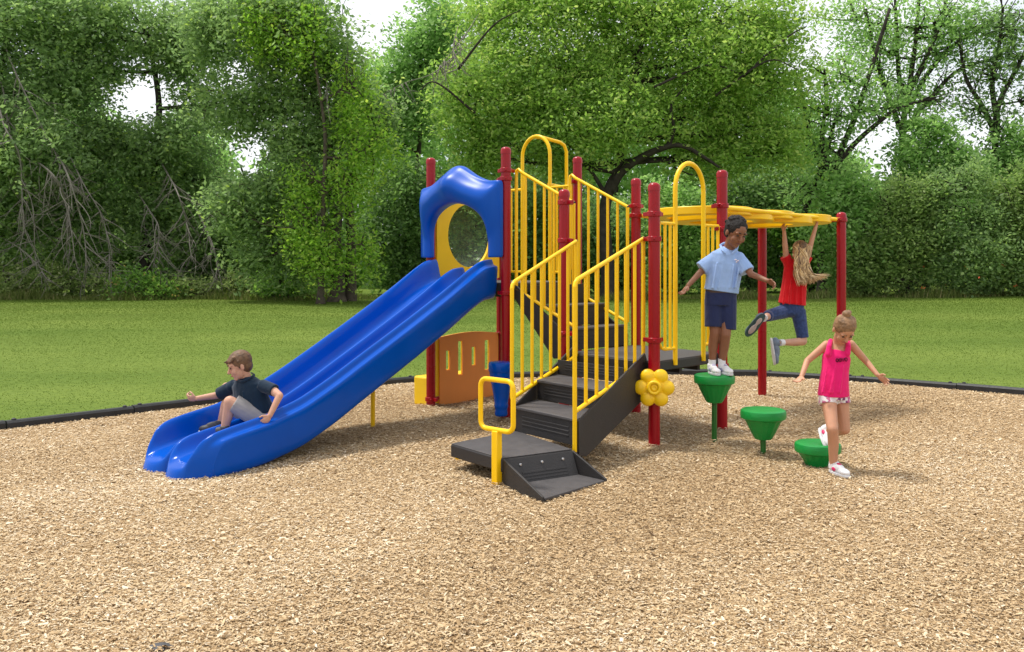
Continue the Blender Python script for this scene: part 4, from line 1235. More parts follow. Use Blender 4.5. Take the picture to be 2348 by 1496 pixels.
# ---- girl hanging from the overhead ladder, seen from behind
def girl_hanging():
    Y = 9.90
    root = empty('person', (3.05, 9.9, 0.55), 'girl with long blonde hair in red shirt hanging from the yellow overhead ladder', 'girl')
    HAIR = ramp_mat('blonde_hair', [(0.0, (0.16, 0.095, 0.052)), (0.25, (0.38, 0.25, 0.13)), (0.5, (0.72, 0.52, 0.26)), (1.0, (0.92, 0.78, 0.54))], 0.5, 0.45)
    RSH = cloth('red_jersey', (0.62, 0.008, 0.015), 0.05); JEAN = cloth('blue_denim', (0.035, 0.060, 0.16), 0.35, 0.5, 40)
    hd = Head(px(1834, 577, 9.92), (-0.10, 0.95, -0.25), (0.05, 0, 1), 0.98)
    b = MB(); hd.skull(b, px(1828, 604, 9.92))
    side = V(1, -0.05, -0.10)
    loft(b, [(px(1827, 597, 9.92), 0.05, 0.045), (px(1826, 606, 9.92), 0.105, 0.06), (px(1822, 640, 9.92), 0.11, 0.07), (px(1816, 685, 9.92), 0.115, 0.075), (px(1815, 712, 9.92), 0.12, 0.08)], side)
    chain(b, [px(1804, 604, 9.92), px(1800, 562, 9.88), px(1798, 531, 9.86)], [0.036, 0.029, 0.020])
    hand(b, px(1798, 532, 9.86), px(1793, 512, 9.87) - px(1798, 532, 9.86), V(0.3, -0.9, 0), 0.95)
    chain(b, [px(1849, 602, 9.92), px(1860, 557, 9.90), px(1871, 519, 9.88)], [0.036, 0.027, 0.020])
    hand(b, px(1871, 520, 9.88), px(1876, 500, 9.89) - px(1871, 520, 9.88), V(-0.5, -0.8, 0), 0.95)
    kR, aR = px(1841, 783, 9.86), px(1791, 786, 9.72)
    chain(b, [px(1831, 714, 9.92), kR, px(1822, 785, 9.81), aR], [0.062, 0.045, 0.043, 0.028])
    kL, aL = px(1763, 724, 9.78), px(1752, 730, 9.54)
    chain(b, [px(1800, 714, 9.92), kL, aL], [0.062, 0.046, 0.028])
    fuse(b, 'body', SKIN_L, root, voxel=0.0045, it=3)
    hd.face(root, LIPL, mat('blonde_brow', (0.25, 0.15, 0.07), 0.6))
    s = MB()
    loft(s, [(px(1828, 595, 9.92), 0.060, 0.055), (px(1827, 602, 9.92), 0.108, 0.07), (px(1825, 612, 9.92), 0.128, 0.08), (px(1822, 645, 9.92), 0.132, 0.09), (px(1818, 680, 9.92), 0.142, 0.098), (px(1816, 698, 9.92), 0.150, 0.104)], side)
    s.cone(px(1810, 606, 9.92), px(1800, 588, 9.91), 0.056, 0.058); s.ell(px(1808, 607, 9.92), (0.055, 0.06, 0.05))
    s.cone(px(1844, 604, 9.92), px(1852, 587, 9.91), 0.054, 0.056); s.ell(px(1845, 606, 9.92), (0.052, 0.06, 0.05))
    for q_ in range(4): s.capsule(px(1802 + 12 * q_, 640, 9.83), px(1796 + 14 * q_, 696, 9.815), 0.006, 0.014)
    fuse(s, 'shirt', RSH, root, voxel=0.0055, it=3)
    t = MB()
    loft(t, [(px(1816, 692, 9.92), 0.128, 0.088), (px(1815, 714, 9.92), 0.134, 0.095)], side)
    t.ell(px(1815, 716, 9.92), (0.13, 0.098, 0.06))
    t.capsule(px(1801, 714, 9.92), kL + unit(kL - px(1801, 714, 9.92)) * 0.0, 0.077, 0.064)
    t.cone(px(1830, 712, 9.92), px(1841, 776, 9.87), 0.080, 0.062)
    t.cone(kL, kL + (aL - kL) * 0.35, 0.06, 0.055)
    fuse(t, 'jeans', JEAN, root, voxel=0.0055, it=3)
    BLUES = mat('grey_blue_shoe', (0.17, 0.22, 0.30), 0.55, 0.4, 0.15, 25); TREAD = mat('dark_teal_sole', (0.035, 0.075, 0.075), 0.7); GUM = mat('pale_rubber_tread', (0.40, 0.32, 0.29), 0.7)
    s1 = shoe(root, px(1752, 722, 9.47), px(1712, 770, 9.50), (0.15, 1, 0.25), BLUES, TREAD, None, 0.046)
    h0, t0 = px(1747, 729, 9.45), px(1718, 764, 9.475)
    mb = MB(); mb.ell(h0 + (t0 - h0) * 0.24 + V(0, -0.006, 0), (0.044, 0.022, 0.008), (unit(t0 - h0), unit(np.cross(unit(t0 - h0), V(0, 1, 0))), V(0, 1, 0)))
    mb.ell(h0 + (t0 - h0) * 0.76 + V(0, -0.006, 0), (0.060, 0.027, 0.008), (unit(t0 - h0), unit(np.cross(unit(t0 - h0), V(0, 1, 0))), V(0, 1, 0)))
    mb.ell(h0 + (t0 - h0) * 0.5 + V(0, -0.006, 0), (0.060, 0.014, 0.008), (unit(t0 - h0), unit(np.cross(unit(t0 - h0), V(0, 1, 0))), V(0, 1, 0)))
    build(mb, 'tread_pattern', GUM, s1, angle=None)
    shoe(root, px(1767, 777, 9.72), px(1775, 836, 9.74), (1, -0.05, 0.1), BLUES, SOLE, None, 0.040)
    for a_, d_ in ((aR, unit(aR - kR)), (aL, unit(aL - kL))):
        mb = MB(); mb.cone(a_ - d_ * 0.035, a_ + d_ * 0.02, 0.034, 0.036); build(mb, 'sock', WHITE, root)
    # long hair: strands sweeping down the back and out to the right
    vs, fs, ti, off = [], [], [], 0
    o = origin_of(root)
    R = np.random.default_rng(4)
    for k in range(760):
        a = R.uniform(0, 2 * math.pi); e = R.uniform(0.0, 1.5)
        ce = math.cos(e)
        p0 = hd.at(0.082 * ce * math.cos(a), -0.016 + 0.092 * ce * math.sin(a) * (1 if math.sin(a) < 0 else 0.6), 0.030 + 0.090 * math.sin(e))
        q_ = R.uniform(0, 1); hx = R.normal(0, 1)
        p1 = px(1822 + 32 * R.uniform(0, 1), 598, 9.79 + 0.05 * R.uniform(-1, 1))
        ln = R.uniform(0.45, 1.0)
        p2_ = px(1828 + 30 * q_ + 4 * hx, 622 + 6 * q_, 9.78 + 0.05 * R.uniform(-1, 1))
        p3 = px(1836 + 66 * q_ * ln + 4 * hx, 642 + 14 * (1 - q_) * ln - 10 * q_ * ln + 3 * R.normal(), 9.78 + 0.08 * R.uniform(-1, 1))
        mid = hd.at(0.088 * math.cos(a) * min(1, ce + 0.3), -0.045 - 0.055 * R.uniform(0, 1), 0.01)
        pts = catmull([p0, mid, p1, p2_, p3], 4)
        wd = R.uniform(0.004, 0.0085)
        tb = MB(); tb.tube(pts, [wd * min(1, 0.5 + i / 5) * (1 if i < len(pts) - 5 else (len(pts) - i) / 6) for i in range(len(pts))], 5, caps=False)
        vs += tb.v; fs += [tuple(i + off for i in f_) for f_ in tb.f]; off += tb.n
        base = np.clip(R.normal(0.42, 0.22), 0, 1)
        ti += [min(1, base * (0.55 + 0.75 * (j // 5) / len(pts))) for j in range(len(tb.f))]
    me = raw_mesh('hair', np.array(vs) - o, np.array(fs), ti)
    ho = finish('hair', me, HAIR, root, angle=None)
    mb = MB(); hd.cap(mb, 1.0); fuse(mb, 'scalp_hair', mat('dark_blonde_roots', (0.14, 0.085, 0.045), 0.6, 0.4, 0.4, 40, bump=0.5, bscale=80), ho, voxel=0.006, it=1)
girl_hanging()

# ---- boy sitting at the foot of the slide
def boy_on_slide():
    root = empty('person', (-2.02, 7.45, 0.25), 'boy in dark navy polo and grey shorts sitting near the foot of the blue slide', 'boy')
    HAIR = mat('light_brown_hair', (0.135, 0.072, 0.036), 0.55, 0.4, 0.45, 30, bump=0.7, bscale=60)
    NAVY = cloth('dark_navy_pique', (0.006, 0.020, 0.042)); GREY = cloth('grey_cotton', (0.30, 0.285, 0.28), 0.10)
    hd = Head(px(549, 838, 7.42), (-0.84, -0.42, -0.30), (-0.12, 0, 1), 1.0)
    b = MB(); hd.skull(b, px(566, 874, 7.46))
    side = V(0.86, -0.50, -0.05)
    loft(b, [(px(564, 868, 7.46), 0.05, 0.045), (px(566, 878, 7.46), 0.12, 0.06), (px(576, 905, 7.46), 0.13, 0.08), (px(592, 940, 7.46), 0.12, 0.085), (px(602, 966, 7.47), 0.13, 0.10)], side)
    sL, sR = px(617, 889, 7.34), px(520, 888, 7.62)
    wL = px(619, 953, 7.20)
    chain(b, [sL, px(641, 908, 7.27), wL], [0.041, 0.030, 0.021])
    hand(b, wL, px(604, 970, 7.17) - wL, V(-0.4, -0.3, 0.8), 0.5)
    wR = px(452, 914, 7.52)
    chain(b, [sR, px(497, 907, 7.60), wR], [0.041, 0.030, 0.021])
    hand(b, wR, V(-1, -0.1, 0.02), V(0.0, -0.5, 0.8), 1.35)
    kN, aN = px(527, 922, 7.34), px(514, 986, 7.33)
    kF, aF = px(520, 928, 7.58), px(503, 985, 7.58)
    chain(b, [px(600, 966, 7.40), kN, px(523, 950, 7.34), aN], [0.07, 0.049, 0.046, 0.030])
    chain(b, [px(596, 962, 7.55), kF, px(514, 955, 7.58), aF], [0.07, 0.049, 0.046, 0.030])
    fuse(b, 'body', SKIN_L, root, voxel=0.0045, it=3)
    hd.face(root, LIPL, HAIR)
    mb = MB(); hd.cap(mb, 1.03)
    for k in range(11):                                     # fringe swept forward
        r_ = -0.06 + 0.012 * k
        mb.capsule(hd.at(r_, 0.035, 0.092 - abs(r_) * 0.3), hd.at(r_ * 1.05, 0.088 - abs(r_) * 0.45, 0.056 - 0.004 * (k % 3)), 0.016, 0.010, 8)
    mb.capsule(hd.at(-0.02, 0.08, 0.066), hd.at(-0.015, 0.108, 0.062), 0.010, 0.005, 8)
    for q_ in (-1, 1): mb.capsule(hd.at(0.075 * q_, 0.012, 0.04), hd.at(0.075 * q_, 0.014, -0.012), 0.013, 0.007, 8)
    fuse(mb, 'hair', HAIR, root, voxel=0.0045, it=2)
    s = MB()
    loft(s, [(px(567, 863, 7.46), 0.058, 0.055), (px(567, 871, 7.46), 0.115, 0.07), (px(568, 882, 7.46), 0.165, 0.085), (px(573, 903, 7.46), 0.172, 0.10), (px(584, 928, 7.46), 0.158, 0.108), (px(597, 952, 7.465), 0.152, 0.118)], side)
    s.cone(px(600, 884, 7.38), px(630, 896, 7.31), 0.052, 0.050); s.ell(px(608, 887, 7.37), (0.055, 0.055, 0.050))
    s.cone(px(540, 884, 7.57), px(503, 904, 7.61), 0.056, 0.054); s.ell(px(532, 888, 7.57), (0.055, 0.055, 0.05))
    for q_ in range(4): s.capsule(px(556 + 14 * q_, 900, 7.36), px(566 + 12 * q_, 944, 7.345), 0.006, 0.013)
    sh = fuse(s, 'polo_shirt', NAVY, root, voxel=0.0055, it=3)
    mb = MB()
    mb.tube([px(546, 872, 7.39), px(556, 876, 7.37), px(574, 868, 7.38), px(583, 860, 7.45), px(576, 855, 7.51)], [0.006, 0.009, 0.009, 0.009, 0.006], 8)
    build(mb, 'collar', NAVY, sh, angle=None)
    t = MB()
    loft(t, [(px(602, 950, 7.46), 0.140, 0.108), (px(604, 968, 7.47), 0.146, 0.118)], side)
    t.ell(px(604, 966, 7.47), (0.13, 0.13, 0.085))
    t.cone(px(602, 963, 7.40), px(536, 925, 7.345), 0.088, 0.074); t.cone(px(598, 960, 7.55), px(530, 931, 7.575), 0.086, 0.072)
    fuse(t, 'shorts', GREY, root, voxel=0.0055, it=3)
    DKS = mat('dark_trainer', (0.05, 0.05, 0.06), 0.6)
    for a_ in (aN, aF):
        zb = 0.225
        shoe(root, V(a_[0] + 0.05, a_[1], zb), V(a_[0] - 0.15, a_[1] - 0.05, zb - 0.012), (0, 0, 1), DKS, SOLE, None)
boy_on_slide()
# ------------------------------------------------------------------ trees, shrubs, wood
def leaf_mat(name, dark, mid, light, odd=None, tr=0.56):
    stops = [(0.0, dark), (0.45, mid), (0.85, light), (1.0, odd or light)]
    k = 2.35
    def soft(c):                                           # leaves in the photo are greyer than pure green
        m_ = sum(c) / 3
        return tuple(min(0.6, k * (0.86 * q_ + 0.14 * m_)) for q_ in c)
    stops = [(p, soft(col)) for p, col in stops]
    return ramp_mat(name, stops, 0.5, 0.3, tr)
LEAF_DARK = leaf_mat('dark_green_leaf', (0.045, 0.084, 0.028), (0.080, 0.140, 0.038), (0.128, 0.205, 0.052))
LEAF_LEFT = leaf_mat('grey_green_leaf', (0.068, 0.112, 0.040), (0.112, 0.176, 0.056), (0.165, 0.235, 0.068), (0.185, 0.260, 0.040))
LEAF_MID = leaf_mat('mid_green_leaf', (0.042, 0.090, 0.016), (0.082, 0.165, 0.022), (0.140, 0.235, 0.034), (0.20, 0.13, 0.035))
LEAF_YEL = leaf_mat('yellow_green_leaf', (0.070, 0.135, 0.014), (0.125, 0.230, 0.018), (0.205, 0.315, 0.030))
LEAF_BRIGHT = leaf_mat('bright_oak_leaf', (0.075, 0.130, 0.022), (0.135, 0.225, 0.032), (0.215, 0.310, 0.058))
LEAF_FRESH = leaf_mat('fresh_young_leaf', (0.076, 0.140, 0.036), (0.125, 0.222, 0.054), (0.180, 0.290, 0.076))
LEAF_OLIVE = leaf_mat('olive_hedge_leaf', (0.062, 0.105, 0.026), (0.104, 0.160, 0.038), (0.155, 0.210, 0.055))
LEAF_SCRUB = leaf_mat('scrub_leaf', (0.075, 0.110, 0.030), (0.130, 0.180, 0.045), (0.215, 0.250, 0.085), (0.30, 0.25, 0.14))

def leaf_cards(C, per, spread, size, R, updir=0.5, droop=0.0):
    n = len(C) * per
    c = np.repeat(C, per, 0) + R.normal(0, 1, (n, 3)) * spread * np.array([1, 1, 0.75])
    if droop: c[:, 2] -= np.abs(R.normal(0, droop, n))
    nr = R.normal(0, 1, (n, 3)); nr /= np.linalg.norm(nr, axis=1, keepdims=True)
    nr[:, 2] = np.abs(nr[:, 2]) + updir; nr /= np.linalg.norm(nr, axis=1, keepdims=True)
    a = R.normal(0, 1, (n, 3)); t = np.cross(nr, a); t /= np.linalg.norm(t, axis=1, keepdims=True) + 1e-9
    b = np.cross(nr, t)
    L = size * R.uniform(0.6, 1.35, n)[:, None]; W = L * R.uniform(0.38, 0.62, n)[:, None]
    v = np.stack([c - t * L * 0.5, c + b * W * 0.5 - t * L * 0.05, c + t * L * 0.5, c - b * W * 0.5 - t * L * 0.05], 1).reshape(-1, 3)
    f = np.arange(n * 4).reshape(-1, 4)
    tint = np.clip(np.repeat(R.normal(0.45, 0.17, len(C)), per) + R.normal(0, 0.17, n), 0, 1)
    return v, f, tint

def in_lobe(R, n, c, r):
    d = R.normal(0, 1, (n, 3)); d /= np.linalg.norm(d, axis=1, keepdims=True)
    return c + d * r * (R.uniform(0, 1, (n, 1)) ** (1 / 2.4))

def bend(a, b, R, k=0.18, n=6):
    a, b = np.asarray(a, float), np.asarray(b, float)
    L = np.linalg.norm(b - a); m = (a + b) / 2 + R.normal(0, 1, 3) * L * k * np.array([1, 0.6, 0.6])
    return [(1 - t) ** 2 * a + 2 * t * (1 - t) * m + t * t * b for t in np.linspace(0, 1, n)]

def tree(name, cat, label, Y, base_x, lobes, leaf, bark=None, trunk=None, tr=0.22, size=0.18, dens=1.1, seed=1, per=13, spread=0.23, sub=11, group=None, droop=0.0, twigs=True, subk=0.42, limb_r=0.5):
    """lobes: (photo x, photo y, rx, ry[, depth offset]) of foliage masses at depth Y; trunk: photo points from the ground up"""
    R = np.random.default_rng(seed)
    gx_ = (base_x - CX) * Y / F
    gz = float(rise(Y, gx_))
    root = empty(name, (gx_, Y, gz), label, cat, group)
    m = Y / F
    tp_ = [V(gx_, Y, gz - 0.1)]
    if trunk: tp_ += [px(x, y, Y + (d_[0] if d_ else 0)) for x, y, *d_ in trunk]
    else:
        top = min(l[1] for l in lobes); tp_ += [px(base_x + R.normal(0, 6), y, Y) for y in np.linspace(HOR + 40, top + 40, 4)]
    path = catmull(tp_, 5)
    tb = MB()
    n = len(path)
    tb.tube(path, [tr * (1.55 if i == 0 else 1.2 if i == 1 else 1.0) * (1 - 0.72 * i / n) for i in range(n)], 10)
    C = []
    for l in lobes:
        lx, ly, rx, ry = l[:4]; dy = l[4] if len(l) > 4 else 0.0
        c = px(lx, ly, Y + dy); rx *= 1.06; ry *= 1.10; r = V(rx * m, max(0.8, 0.75 * min(rx, ry) * m * 1.3), ry * m)
        area = math.pi * rx * ry * 0.436 ** 2
        ncl = max(6, int(dens * 0.86 * area / per))
        # clumps inside the mass, so that light and dark break up
        ns = max(5, int(sub * 1.7))
        S = in_lobe(R, ns, c, r * 0.86)
        pick = R.integers(0, ns, ncl)
        k = R.uniform(0, 1, ncl) < 0.78
        Cc = S[pick] + R.normal(0, 1, (ncl, 3)) * (0.5 * min(r[0], r[2]) + 0.15 * r) * subk
        Cc[~k] = in_lobe(R, int((~k).sum()), c, r)
        Cc = Cc[Cc[:, 2] > gz + 0.12]
        C.append(Cc)
        if twigs:
            below = [p for p in path if p[2] < c[2] - 0.15 * r[2]]
            a = below[-1] if below else path[len(path) // 2]
            lim = bend(a, c, R, 0.16, 7)
            r0 = tr * limb_r * (0.5 + 0.5 * rx / 200)
            tb.tube(lim, [r0 * (1 - 0.75 * i / 6) + 0.012 for i in range(7)], 7, caps=False)
            for s_ in S[:9]:
                st_ = lim[R.integers(3, 7)]
                tb.tube(bend(st_, s_, R, 0.2, 5), [0.045, 0.036, 0.028, 0.02, 0.010], 5, caps=False)
                e = s_ + R.normal(0, 1, 3) * r * 0.35
                tb.tube(bend(s_, e, R, 0.2, 4), [0.018, 0.014, 0.010, 0.006], 4, caps=False)
    tk = build(tb, 'trunk', bark or BARK, root, angle=None)
    if C:
        C = np.concatenate(C)
        v, f, ti = leaf_cards(C, per, spread, size * 1.2, R, updir=0.3, droop=droop)
        finish('crown', raw_mesh('crown', v - origin_of(root), f, ti), leaf, root, smooth=False)
    return root, tk

def dead_branches(root, paths, Y, R, n_tw=15, thick=0.06, length=1.9):
    """bare grey limbs that hang and fan out into fine twigs"""
    for pth in paths:
        tb = MB()
        P = catmull([px(x, y, Y + R.normal(0, 0.2) + 3.2 * max(0, 1 - i_ / 1.6)) for i_, (x, y) in enumerate(pth)], 6)
        n = len(P)
        tb.tube(P, [thick * 0.55 * min(1, 0.25 + i / 6) * (1 - 0.8 * i / n) + 0.006 for i in range(n)], 7)
        for k in range(n_tw):
            i = R.integers(int(n * 0.25), n)
            d = V(R.normal(0, 0.55), R.normal(0, 0.3), -R.uniform(0.4, 1.1)); L = length * R.uniform(0.4, 1.1)
            e = P[i] + unit(d) * L
            lim = bend(P[i], e, R, 0.14, 6)
            tb.tube(lim, [0.026, 0.022, 0.017, 0.013, 0.009, 0.005], 5)
            for q_ in range(3):
                j = R.integers(1, 6)
                d2 = unit(d + R.normal(0, 0.7, 3)); tb.tube(bend(lim[j], lim[j] + d2 * L * R.uniform(0.25, 0.5), R, 0.15, 4), [0.012, 0.010, 0.007, 0.004], 4)
        build(tb, 'bare_branch', BARKG, root, angle=None)

R0 = np.random.default_rng(21)
# --- the wood far behind: one unbroken mass
def backdrop():
    R = np.random.default_rng(5)
    xs = np.array([-700, 0, 200, 270, 370, 430, 500, 530, 600, 640, 700, 860, 1000, 1400, 1800, 1900, 1990, 2100, 2348, 3000]); ytop = np.array([150, 170, 210, 330, 330, 250, 300, 440, 440, 320, 280, 250, 120, 130, 170, 330, 440, 420, 360, 300])
    cs = []
    n = 21000
    x = R.uniform(-700, 3000, n); yt = np.interp(x, xs, ytop) + 22 * np.sin(x / 47.0) + 16 * np.sin(x / 19.0 + 2)
    y = yt + (710 - yt) * R.uniform(0, 1, n) ** 0.9
    Y = R.uniform(50, 60, n)
    cs = np.stack([(x - CX) * Y / F, Y, HC - (y - HOR) * Y / F], 1)
    cs = cs[cs[:, 2] > 0.1]
    v, f, t = leaf_cards(cs, 12, 0.5, 0.42, R, updir=0.0)
    o = finish('wood', raw_mesh('wood', v, f, t), LEAF_FRESH, smooth=False)
    tag(o, 'dense dark wood far behind the lawn', 'wood', kind='stuff')
    g_ = MB()
    for k in range(46):
        x_ = -600 + 76 * k + R.normal(0, 22); Yk = R.uniform(51, 58)
        p = [px(x_ + R.normal(0, 8), y_, Yk) for y_ in (690, 560, 430, 320 + R.uniform(0, 80))]
        g_.tube(catmull(p, 4), [0.16 * (1 - 0.06 * i) for i in range(13)], 6)
    o = build(g_, 'wood_trunks', BARKD, None, angle=None)
    tag(o, 'dark trunks inside the far wood', 'wood trunks', kind='stuff')
backdrop()

# --- left side
t, _ = tree('broadleaf_tree', 'tree', 'big dark green tree, leftmost of all, with bare grey branches hanging low', 37.5, -90,
     [(40, 40, 190, 110), (-110, 230, 170, 160), (140, 190, 130, 120, 1), (70, 350, 140, 110, -1), (170, 420, 110, 90, 1), (-60, 470, 120, 110), (60, 500, 90, 90, 0), (190, 520, 80, 80, 1), (240, 320, 70, 45, 1)], LEAF_LEFT, BARKD,
     [(-85, 560), (-60, 400), (-20, 250), (20, 80)], 0.36, 0.17, 1.15, 31)
dead_branches(t, [[(-30, 330), (60, 360), (120, 400), (150, 460), (165, 540), (172, 600)], [(95, 300), (140, 370), (165, 430), (190, 520), (200, 610)], [(-60, 180), (-10, 230), (10, 290), (45, 360), (50, 470)]], 34.4, R0, 18, 0.08, 2.0)
dead_branches(t, [[(0, 60), (20, 130), (60, 220), (95, 290), (130, 360), (155, 450), (160, 560)], [(-30, 120), (5, 200), (20, 290), (50, 380), (75, 480), (80, 590)], [(90, 250), (150, 340), (190, 420), (235, 500), (255, 600)]], 35.2, R0, 20, 0.06, 1.7)
dead_branches(t, [[(-40, 520), (30, 560), (70, 590), (110, 640)], [(20, 470), (60, 530), (90, 600)]], 35.0, R0, 8, 0.035, 1.1)

t, _ = tree('broadleaf_tree', 'tree', 'tall dark tree with dead limbs drooping above the lawn left of the slide', 39.5, 330,
     [(330, 70, 150, 105), (200, 60, 120, 90, 1), (440, 130, 80, 90), (395, 320, 95, 60, -1), (330, 400, 105, 85), (440, 400, 80, 80, 1), (280, 330, 60, 50), (350, 510, 100, 80), (430, 520, 70, 80), (475, 245, 60, 55, 1), (230, 160, 60, 45, 1)], LEAF_LEFT, BARKD,
     [(335, 560), (350, 400), (365, 250), (345, 110)], 0.27, 0.17, 1.15, 32)
dead_branches(t, [[(345, 330), (385, 400), (410, 450), (430, 520), (440, 600)], [(300, 420), (340, 480), (365, 530), (350, 620)], [(420, 430), (460, 500), (490, 570), (500, 640)]], 36.2, R0, 18, 0.07, 1.9)

t, _ = tree('broadleaf_tree', 'tree', 'big two-stemmed tree with pale grey bark standing left of the blue hood', 33.5, 772,
     [(570, 60, 130, 100), (690, 40, 110, 95, -1), (655, 210, 95, 95), (545, 235, 90, 80, 1), (765, 150, 75, 85), (700, 330, 95, 80), (800, 270, 80, 90, 1), (620, 440, 80, 65), (705, 480, 90, 80), (540, 480, 70, 70), (600, 560, 80, 70), (700, 590, 60, 50), (480, 60, 90, 80, 1), (860, 250, 50, 70, 1)], LEAF_LEFT, BARK,
     [(775, 640), (768, 560), (775, 430), (740, 300), (700, 150)], 0.30, 0.155, 1.1, 33, droop=0.15)
tb = MB(); p = catmull([px(803, 712, 33.9), px(803, 640, 33.9), px(806, 560, 33.8), px(800, 420, 33.7), px(822, 280, 33.6)], 5)
tb.tube(p, [0.27 * (1.4 if i == 0 else 1.0) * (1 - 0.03 * i) for i in range(len(p))], 10); build(tb, 'stem', BARK, t, angle=None)
dead_branches(t, [[(730, 130), (745, 170), (750, 215), (748, 250)], [(760, 270), (790, 330), (800, 400), (800, 450)], [(660, 330), (700, 390), (730, 440), (760, 520)]], 32.0, R0, 9, 0.028, 1.2)

tree('broadleaf_tree', 'tree', 'yellow-green leafy tree with trailing foliage just left of the blue hood', 31.8, 735,
     [(690, 60, 85, 75), (600, 40, 55, 60), (810, 200, 55, 80), (845, 330, 65, 90), (790, 420, 55, 55), (700, 500, 70, 60), (745, 570, 70, 60), (830, 560, 45, 60), (690, 400, 55, 45)], LEAF_YEL, BARK,
     [(738, 600), (742, 450), (745, 300), (720, 130)], 0.13, 0.135, 0.62, 34, droop=0.5, subk=0.30)

tree('broadleaf_tree', 'tree', 'dark understorey tree in the shade between the hanging bare branches and the slide', 41.5, 560,
     [(500, 520, 110, 90), (610, 530, 100, 100), (560, 620, 120, 60), (430, 600, 80, 60), (660, 620, 80, 60)], LEAF_LEFT, BARKD, None, 0.14, 0.17, 1.2, 35)
tree('broadleaf_tree', 'tree', 'dark understorey tree behind the low bare twigs of the leftmost tree', 42.0, 170,
     [(120, 540, 120, 80), (230, 560, 110, 80), (20, 560, 110, 80), (320, 590, 90, 60), (-80, 560, 100, 90)], LEAF_LEFT, BARKD, None, 0.14, 0.17, 1.1, 36)

# --- centre
t, _ = tree('oak_tree', 'tree', 'wide bright green oak with dark arching limbs behind the play structure', 36.0, 1395,
     [(1240, 150, 175, 115), (1430, 120, 160, 115, 1), (1590, 130, 150, 115), (1740, 160, 135, 110), (1090, 240, 120, 90), (1230, 290, 130, 85), (1400, 270, 150, 85, -1), (1570, 270, 130, 80), (1710, 290, 120, 75),
      (1120, 350, 95, 60), (1280, 380, 75, 40), (1640, 370, 100, 55), (1790, 350, 75, 60), (1300, 10, 200, 75), (1540, 10, 170, 75), (1740, 40, 140, 85), (1130, 60, 120, 90, 2)], LEAF_BRIGHT, BARKD,
     [(1392, 600), (1385, 500), (1398, 430), (1420, 385), (1425, 300), (1460, 160), (1480, 40)], 0.30, 0.15, 1.0, 41, sub=14)
tb = MB()
p = catmull([px(1398, 440, 36), px(1425, 395, 35.8), px(1470, 362, 35.5), px(1520, 340, 35.2), px(1565, 335, 35), px(1620, 365, 34.9), px(1650, 385, 34.9)], 5)
tb.tube(p, [0.20 * (1 - 0.026 * i) for i in range(len(p))], 9)
p = catmull([px(1385, 440, 36), px(1360, 400, 35.8), px(1330, 360, 35.5), px(1300, 330, 35.3)], 5); tb.tube(p, [0.10 * (1 - 0.05 * i) for i in range(len(p))], 8)
p = catmull([px(1530, 338, 35.2), px(1545, 300, 35), px(1540, 240, 34.8), px(1580, 190, 34.8)], 5); tb.tube(p, [0.10 * (1 - 0.05 * i) for i in range(len(p))], 8)
build(tb, 'limb', BARKD, t, angle=None)
for a, b_, c_ in (((1090, 260), (1000, 190), (960, 210)), ((1050, 160), (1130, 60), (1200, 20)), ((1700, 180), (1800, 90), (1850, 60)), ((1640, 220), (1760, 140), (1830, 160)), ((1500, 200), (1620, 150), (1700, 170))):
    p = catmull([px(*a, 34.4), px(*b_, 34.2), px(*c_, 34.0)], 6); tb = MB(); tb.tube(p, [0.055 * (1 - 0.06 * i) for i in range(len(p))], 7); build(tb, 'limb', BARKD, t, angle=None)
dead_branches(t, [[(1090, 90), (1040, 130), (990, 170), (930, 190), (880, 215)], [(1050, 60), (1040, 110), (1050, 170)], [(1100, 30), (1060, 90), (1010, 150)]], 33.5, R0, 10, 0.03, 1.0)

tree('broadleaf_tree', 'tree', 'mid-green tree rising under the patch of open sky left of the oak', 43.0, 960,
     [(960, 120, 75, 75), (900, 190, 75, 70), (1010, 60, 80, 80), (950, 260, 85, 80), (890, 310, 60, 70)], LEAF_FRESH, BARK, None, 0.2, 0.19, 1.15, 42)
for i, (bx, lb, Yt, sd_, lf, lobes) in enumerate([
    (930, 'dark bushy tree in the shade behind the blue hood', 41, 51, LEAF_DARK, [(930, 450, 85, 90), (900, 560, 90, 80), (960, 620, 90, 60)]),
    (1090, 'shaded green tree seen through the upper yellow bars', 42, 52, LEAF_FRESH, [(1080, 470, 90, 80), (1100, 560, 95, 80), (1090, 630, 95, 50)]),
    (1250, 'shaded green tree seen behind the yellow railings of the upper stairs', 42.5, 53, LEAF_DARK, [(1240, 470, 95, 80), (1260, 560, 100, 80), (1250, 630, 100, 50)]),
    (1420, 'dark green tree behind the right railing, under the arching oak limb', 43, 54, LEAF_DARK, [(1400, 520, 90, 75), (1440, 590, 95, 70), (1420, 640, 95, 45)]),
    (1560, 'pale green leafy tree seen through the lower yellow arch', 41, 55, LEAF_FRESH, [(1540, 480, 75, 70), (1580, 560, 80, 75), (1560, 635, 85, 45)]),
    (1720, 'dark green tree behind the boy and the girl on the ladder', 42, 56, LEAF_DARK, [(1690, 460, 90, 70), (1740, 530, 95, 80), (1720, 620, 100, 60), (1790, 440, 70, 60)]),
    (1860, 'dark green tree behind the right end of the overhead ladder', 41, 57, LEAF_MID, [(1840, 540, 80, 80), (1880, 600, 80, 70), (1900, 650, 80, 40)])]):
    tree('broadleaf_tree', 'tree', lb, Yt, bx, lobes, lf, BARKD, None, 0.13, 0.18, 1.15, sd_)

